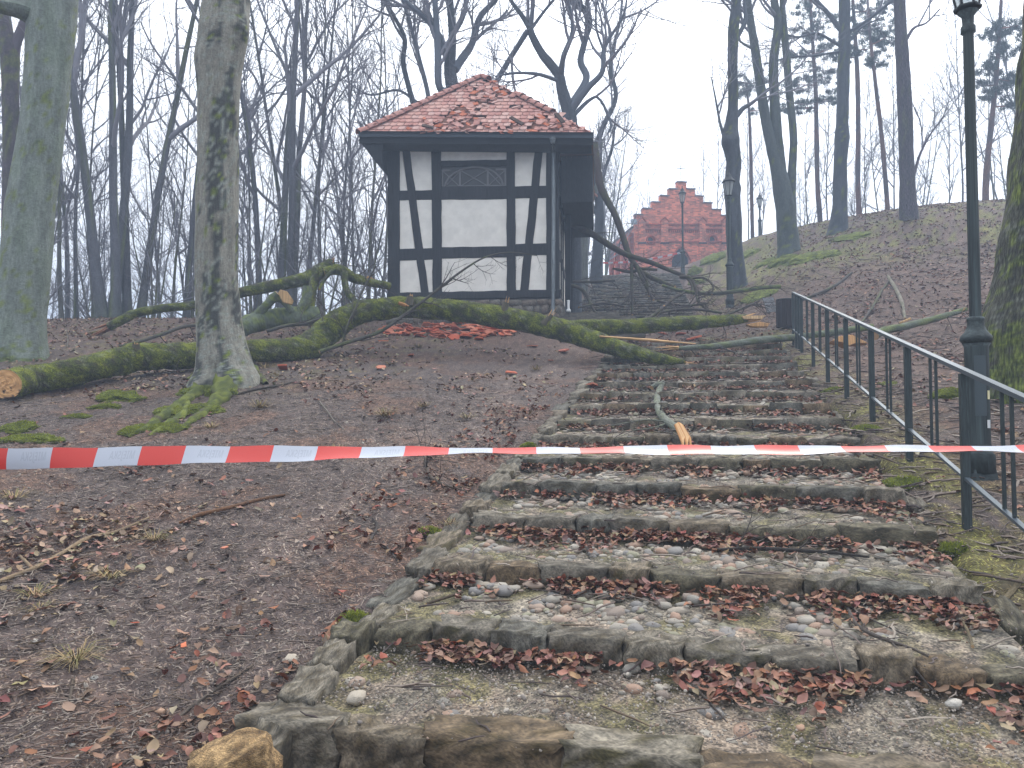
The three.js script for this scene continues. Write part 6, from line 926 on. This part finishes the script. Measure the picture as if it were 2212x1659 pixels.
// ---------------------------------------------------------------- moss cushions
{
  const mound = (label, px, py, w, h, d, seed, deep = 0.8) => { const q = onLand(px, py); if (!q) return; const k = -q.z / F, ax = w * k, ay = h * k, g = new THREE.IcosahedronGeometry(1, 5), p = g.attributes.position, v = V3(), col = new Float32Array(p.count * 3);
    for (let i = 0; i < p.count; i++) { v.fromBufferAttribute(p, i); const f = 1 + 0.35 * fbm3(v.x * 1.6 + seed, v.y * 1.6, v.z * 1.6, 3) + 0.05 * n3(v.x * 9, v.y * 9, v.z * 9 + seed), e = fbm3(v.x * 4, v.y * 4, v.z * 4 + seed, 2); p.setXYZ(i, v.x * f * ax, v.y * f * ay, v.z * f * ax * deep); col.set(mixc(GM2, [GM1[0] * 1.05, GM1[1] * 1.08, GM1[2]], sstep(-0.25, 0.25, e)), i * 3); }
    for (let i = 0; i < p.count; i++) { const wx = q.x + p.getX(i), wz = q.z + p.getZ(i); p.setY(i, p.getY(i) + land(wx, wz) - land(q.x, q.z)); }
    g.setAttribute('color', new THREE.BufferAttribute(col, 3)); const t = (() => { const kk = new Map(), idx = []; for (let i = 0; i < p.count; i++) { const h = [p.getX(i), p.getY(i), p.getZ(i)].map((x) => Math.round(x * 1e4)).join(); if (!kk.has(h)) kk.set(h, i); idx.push(kk.get(h)); } g.setIndex(idx); return g; })(); t.computeVertexNormals();
    const m = thing('moss_mound', label, 'moss', 'moss cushions on the ground', q); part('cushion', t, mossMat, m); if (d) fuzz(t, d, 0.02, seed, m, 0); };
  mound('round moss cushion between the sawn log and the spotted trunk roots', 258, 862, 50, 17, 1500, 1); mound('low moss strip below the round cushion', 228, 882, 36, 9, 700, 2, 0.5); mound('moss hump at the left edge above the tape', 38, 925, 40, 12, 900, 3); mound('long moss ridge at the left edge just above the tape', 60, 950, 75, 11, 1200, 4, 0.4); mound('thin moss patch beside the long moss ridge', 165, 903, 34, 7, 500, 5, 0.5); mound('small moss tuft just above the tape left of the roots', 282, 935, 26, 9, 500, 6); mound('moss carpet at the outer end of the spotted trunk roots', 318, 928, 44, 8, 900, 61, 0.8); mound('moss carpet over the left root of the spotted trunk', 372, 893, 40, 12, 900, 62); mound('moss pillow between the roots of the spotted trunk', 440, 888, 40, 14, 900, 63, 0.8); mound('moss pillow against the front of the spotted trunk', 478, 852, 34, 20, 800, 64, 0.7); mound('moss carpet left of the spotted trunk foot', 418, 852, 34, 12, 700, 65, 0.7); mound('moss carpet in front of the spotted trunk roots', 362, 925, 44, 9, 900, 66, 0.7); mound('bright moss cushion seen between the right handrail balusters', 2045, 858, 36, 20, 900, 7); mound('small moss pad behind the handrail', 1917, 832, 20, 5, 200, 8);
  for (const [i, [x, y, w, h]] of [[1690, 566, 34, 12], [1740, 560, 44, 12], [1780, 552, 36, 9], [1652, 570, 24, 8], [1835, 512, 40, 7], [1500, 590, 16, 14], [1540, 562, 28, 10], [1610, 552, 30, 8], [1505, 612, 20, 10], [1640, 640, 40, 7]].entries()) mound(['moss drift at the foot of the three stemmed beech', 'wide moss drift right of the three stemmed beech', 'moss drift trailing right of the beech foot', 'moss drift left of the three stemmed beech', 'moss at the foot of the straight dark trunk', 'moss hump beside the chapel lamp', 'moss bank left of the knotted trunk', 'moss bank right of the knotted trunk', 'moss hump at the right of the far steps', 'moss pad below the knotted trunk'][i], x, y, w, h, 300, 20 + i, 0.9);
  for (const [i, [x, y, w, h]] of [[770, 1345, 40, 16], [930, 1155, 26, 12], [1140, 965, 16, 7], [1870, 930, 34, 8], [1950, 1045, 40, 10], [2055, 1190, 34, 12], [1800, 845, 24, 6]].entries()) mound(['yellow green moss on the left kerb of the second step', 'moss on the left kerb of the fourth step', 'moss dab on the left kerb at the tape', 'moss on the verge right of the steps behind the tape', 'moss on the verge below the tape at right', 'moss at the right end of the third step', 'moss strip on the verge by the upper handrail'][i], x, y, w, h, 500, 40 + i, 0.6);
}
// ---------------------------------------------------------------- dry grass tufts
{
  const R = RNG(501), cols = ['#957f5f', '#9c8661', '#7f704d', '#726f45'].map(lin), gm = std({ vertexColors: true, side: THREE.DoubleSide, roughness: 1 });
  const tuft = (n, L) => { const b = new Buf(); for (let k = 0; k < n; k++) { const a = R() * 6.28, o = range(R, 0, 0.06), el = range(R, 0.15, 0.9), l = L * range(R, 0.5, 1.2), d = V3(Math.cos(a), 0, Math.sin(a)), p0 = d.clone().multiplyScalar(o), p1 = p0.clone().addScaledVector(d, l * 0.5 * Math.cos(el)).add(V3(0, l * 0.5 * Math.sin(el) + 0.01, 0)), p2 = p1.clone().addScaledVector(d, l * 0.55).add(V3(range(R, -0.03, 0.03), -l * 0.12 * R(), range(R, -0.03, 0.03))), c = cols[Math.floor(R() * 4)], s = V3(-d.z, 0, d.x).multiplyScalar(0.0028), v = b.n; for (const [p, w] of [[p0, 1], [p1, 0.9], [p2, 0.2]]) { b.vert(p.x + s.x * w, Math.max(0.004, p.y), p.z + s.z * w, 0, 0, c); b.vert(p.x - s.x * w, Math.max(0.004, p.y), p.z - s.z * w, 0, 0, c); } b.quad(v, v + 1, v + 3, v + 2); b.quad(v + 2, v + 3, v + 5, v + 4); } return b.geo(); };
  const gs = [tuft(70, 0.2), tuft(50, 0.16), tuft(90, 0.26)];
  for (const [i, [x, y, s, l]] of [[572, 795, 1.4, 'dense straw tuft at the right foot of the spotted trunk'], [600, 812, 1.1, 'smaller straw tuft right of the spotted trunk'], [560, 882, 1.3, 'straw tuft below the spotted trunk'], [455, 925, 1.1, 'flattened straw at the ends of the mossy roots'], [75, 1288, 1.1, 'straw tuft at the left edge below the tan stick'], [333, 1168, 0.8, 'small straw tuft right of the tan stick end'], [240, 1250, 1.0, 'sprawling straw tuft on the left foreground soil'], [84, 1318, 0.8, 'small straw tuft under the left edge tuft'], [165, 1430, 0.9, 'thin straw tuft on the lower left soil'], [1158, 800, 1.3, 'straw tuft left of the upper kerb'], [842, 788, 1.4, 'straw tuft below the trunk arch at left'], [830, 900, 1.3, 'straw tuft in the leaf patch left of the steps'], [915, 880, 1.1, 'second straw tuft in the leaf patch left of the steps'], [1010, 905, 1.4, 'straw clump right of the leaf patch'], [905, 752, 1.2, 'straw wisp below the tile heap'], [730, 975, 1.0, 'straw just behind the tape'], [970, 1135, 1.0, 'straw tuft beside the left kerb of the fourth step'], [330, 1005, 1.2, 'straw under the tape on the left'], [30, 1080, 1.2, 'straw tuft among the leaves at the left edge'], [960, 720, 1, 'straw wisp at the edge of the tile heap']].entries()) { const q = onLand(x, y); if (!q) continue; const m = topMesh('dry_grass_tuft', gs[i % 3], gm, l, 'grass tuft', 'dry grass tufts on the soil'); m.position.copy(q); m.rotation.y = R() * 6; m.scale.setScalar(s * 0.85); }
}
// ---------------------------------------------------------------- stones
{
  const R = RNG(551); const ys = topMesh('boulder', stainStone(rockGeo(91, 1, 1, 1, 0.16, 7, 0.7), 4, 0), yellowStone, 'yellow brown boulder at the left foot of the lowest step', 'boulder'); ys.position.copy(P(500, 1668, 2.95)); ys.scale.set(0.3, 0.2, 0.22); ys.rotation.set(0.1, 0.4, 0.15);
  const g = [1, 2, 3].map((k) => pebbleGeo(k + 30, 0.35, 2)), mats = ['#a39a8c', '#8f8c86', '#a98a74', '#b0aba2'].map((c) => std({ color: c, bumpMap: stoneBump, bumpScale: 0.004 }));
  for (const [i, [x, y, s, l]] of [[628, 1425, 20, 'rounded kerb stone left of the second step'], [205, 1465, 11, 'pale green stone on the lower left soil'], [348, 1537, 12, 'pale grey stone beside the forked stick'], [75, 1385, 9, 'orange brown stone on the left foreground soil'], [770, 1507, 26, 'blue grey cobble at the left of the first tread'], [607, 1120, 6, 'small pale stone on the soil above the sticks'], [1730, 1572, 12, 'white speckled stone on the sandy first tread'], [2060, 1520, 20, 'tan stone among leaves under the second step'], [1965, 1470, 14, 'grey stone under the second step riser'], [155, 1610, 8, 'tan pebble at the lower left']].entries()) { const q = onLand(x, y); if (!q) continue; const m = topMesh('stone', g[i % 3], mats[i % 4], l, 'stone'), k = s * -q.z / F; m.position.copy(q); m.scale.set(k, k * 0.5, k * 0.75); m.rotation.y = R() * 6; }
}
// ---------------------------------------------------------------- litter nobody could count: leaves, twigs, grit
const inst = (name, geo, mat, list, label, cat) => { const im = new THREE.InstancedMesh(geo, mat, list.length), dm = new THREE.Object3D(), c = new THREE.Color(); im.name = nameOf(name); list.forEach((e, k) => { dm.position.copy(e.p); dm.rotation.set(...e.r); dm.scale.set(...e.s); dm.updateMatrix(); im.setMatrixAt(k, dm.matrix); im.setColorAt(k, c.setRGB(...e.c)); }); im.castShadow = im.receiveShadow = true; scene.add(im); tag(im, label, cat, null, 'stuff'); return im; };
{
  const leafGeo = (curl, fold) => { const b = new Buf(), st = [[-0.5, 0.0], [-0.3, 0.2], [0.0, 0.3], [0.28, 0.22], [0.5, 0.0]]; for (const [x, w] of st) { const y = curl * x * x; for (const sd of [-1, 0, 1]) b.vert(x, y + Math.abs(sd) * fold * w + (sd ? 0.05 * Math.sin(x * 9 + sd) : 0), sd * w, 0, 0, [1, 1, 1]); } for (let k = 0; k < 4; k++) { const a = k * 3; b.quad(a, a + 3, a + 4, a + 1); b.quad(a + 1, a + 4, a + 5, a + 2); } return b.geo(); };
  const leafMat = std({ side: THREE.DoubleSide, roughness: 0.72 });
  const red = ['#7c5644', '#6c4737', '#84604d', '#8c6b58', '#593b2e', '#7a5c4c', '#4e3429', '#937661', '#855037', '#6e4937', '#7e4b36'].map(lin), tan = ['#8f735c', '#80644f', '#99816b', '#705747', '#886952', '#a08871', '#644d41'].map(lin);
  const R = RNG(601), A = [[], [], []];
  const leaf = (x, z, y, s, pal, tilt) => { const c = pal[Math.floor(R() * pal.length)]; A[Math.floor(R() * 3)].push({ p: V3(x, y, z), r: [range(R, -tilt, tilt), R() * 6.28, range(R, -tilt, tilt)], s: [s, s, s * range(R, 0.75, 1.1)], c: c.map((v) => v * range(R, 0.75, 1.15)) }); };
  // against every riser, and drifts on the treads
  for (const f of [LOW, UPP]) for (let i = 0; i < f.steps; i++) { const n = f === LOW ? (i < 3 ? 1100 : i < 8 ? 760 : 380) : 70; for (let k = 0; k < n; k++) { const u = range(R, -f.w, f.w), back = Math.abs(R() + R() - 1) * (0.2 + 0.3 * sstep(-0.1, 0.3, fbm2(u * 1.1 + i * 7, i, 2)) + 0.25 * sstep(0.9, 1.6, u)), s = (i + 1) * f.T - 0.03 - back; if (fbm2(u * 1.5 + i * 3.3, 4, 2) < -0.16 && R() < 0.85) continue; const w = f.at(s, u, 0); leaf(w.x, w.z, f.top(s) + 0.012 + 0.045 * R() * Math.max(0, 1 - back * 4), range(R, 0.045, 0.085), red, 0.5); } }
  // foot of the lowest step and the strip left of the kerb
  for (let k = 0; k < 1300; k++) { const s = range(R, -0.6, 9), u = -1.95 - 0.75 * R() ** 1.6, w = LOW.at(s, u, 0); if (fbm2(s * 0.8, u + 3, 2) < -0.12) continue; leaf(w.x, w.z, land(w.x, w.z) + 0.015 + 0.025 * R(), range(R, 0.045, 0.085), red, 0.6); }
  // drifts over the slopes
  const drift = (n, x0, x1, z0, z1, pal, dens, smin = 0.05, smax = 0.09) => { for (let k = 0; k < n; k++) { const x = range(R, x0, x1), z = range(R, z0, z1); if (R() > dens(x, z)) continue; if (inFlight(LOW, x, z, 0.05) || inFlight(UPP, x, z, 0.1)) continue; leaf(x, z, land(x, z) + 0.012 + 0.02 * R(), range(R, smin, smax), pal, 0.5); } };
  const patch = (x, z) => sstep(0.0, 0.3, fbm2(x * 0.55 + 1, z * 0.55, 3) + 0.25 * fbm2(x * 2, z * 2, 2));
  drift(4200, -7, 1.6, -12, -2, red, (x, z) => 0.04 + 0.6 * patch(x, z) * sstep(0.8, -0.8, x));
  drift(4000, -6, -1.7, -6.3, -3.6, tan, (x, z) => 0.9 * sstep(-1.6, -3.2, x) * (0.3 + patch(x + 4, z)));
  drift(16000, -16, 1, -24, -11, tan, (x, z) => 0.35 + 0.6 * patch(x, z) - 0.4 * sstep(-4, 0, x), 0.06, 0.11);
  drift(60000, 3.5, 24, -38, -3.5, red.concat(tan), (x, z) => LOW.su(x, z)[1] < 1.9 ? 0 : (0.25 + 0.6 * patch(x + 9, z + 5)) * (LOW.su(x, z)[1] < 3 ? 0.3 : 1), 0.06, 0.12);
  drift(3000, 1, 8, -26, -17, red, () => 0.5, 0.06, 0.1);
  A.forEach((l, k) => inst('leaf_litter', leafGeo([0.5, -0.35, 0.25][k], [0.3, 0.5, -0.3][k]), leafMat, l, ['curled brown fallen leaves lying in drifts against the risers and over the slopes', 'folded brown fallen leaves lying in drifts over steps and slopes', 'flat brown fallen leaves scattered over steps and slopes'][k], 'leaves'));
  // twigs and mulch
  const twg = (() => { const b = new Buf(); b.tube([V3(-0.5, 0, 0), V3(-0.15, 0.03, 0.05), V3(0.2, 0.01, -0.02), V3(0.5, 0.02, 0.06)], [0.03, 0.034, 0.028, 0.018], { sides: 4, col: [1, 1, 1] }); return b.geo(); })();
  const tc = ['#625650', '#4f4543', '#71655d', '#423937', '#7f746b', '#574b44', '#8c8277', '#625345'].map(lin), T = [];
  const twig = (x, z, y, L, th) => { const c = tc[Math.floor(R() * tc.length)]; T.push({ p: V3(x, y, z), r: [range(R, -0.15, 0.15), R() * 6.28, range(R, -0.25, 0.25)], s: [L, th * range(R, 0.7, 1.3), th * range(R, 0.7, 1.3)], c }); };
  for (let k = 0; k < 34000; k++) { const z = -2.2 - 10.5 * R() ** 1.5, x = range(R, -0.8, 0.6) * -z * 0.9; if (inFlight(LOW, x, z, 0.02)) continue; twig(x, z, land(x, z) + 0.008 + 0.008 * R(), 0.025 + 0.075 * R() ** 2 + (R() < 0.04 ? 0.16 : 0), 0.06 + 0.05 * R()); }
  for (let k = 0; k < 5000; k++) { const z = range(R, -26, -4), x = range(R, 0.1, 0.75) * -z; if (inFlight(LOW, x, z, 0.02) || inFlight(UPP, x, z)) continue; twig(x, z, land(x, z) + 0.012, range(R, 0.08, 0.45), range(R, 0.12, 0.3)); }
  for (let k = 0; k < 1500; k++) { const s = range(R, 0, LOW.L), u = range(R, -1.6, 1.6), w = LOW.at(s, u, 0); twig(w.x, w.z, LOW.top(s) + 0.014, range(R, 0.06, 0.28), range(R, 0.08, 0.18)); }
  inst('twig_litter', twg, std({ roughness: 0.95 }), T, 'small broken twigs and bark mulch strewn over the soil and steps', 'twigs');
  // grit and gravel
  const Gt = [], gc = ['#8b837b', '#7b746d', '#988f85', '#81746a', '#6f6863', '#8f7c6c', '#a39b90'].map(lin);
  const grit = (x, z, y, s) => Gt.push({ p: V3(x, y, z), r: [R() * 3, R() * 6, 0], s: [s * range(R, 0.8, 1.5), s * 0.7, s], c: gc[Math.floor(R() * gc.length)] });
  for (let k = 0; k < 9000; k++) { const s = R() < 0.6 ? range(R, 0.2, LOW.T) : range(R, 0, LOW.T * 5), u = range(R, -1.65, 2.1), w = LOW.at(s, u, 0); grit(w.x, w.z, LOW.top(s) - 0.002, 0.0025 + 0.005 * R() ** 2 + (R() < 0.02 ? 0.008 : 0)); }
  for (let k = 0; k < 7000; k++) { const z = -2.2 - 7 * R() ** 1.4, x = range(R, -0.8, 0.3) * -z; if (inFlight(LOW, x, z, 0.02)) continue; grit(x, z, land(x, z) + 0.004, 0.003 + 0.006 * R() ** 2 + (R() < 0.02 ? 0.01 : 0)); }
  inst('gravel', pebbleGeo(3, 0.3, 0), std({ roughness: 0.9 }), Gt, 'fine grit and gravel scattered on the lowest treads and the soil beside', 'gravel');
}
renderer.render(scene, camera);
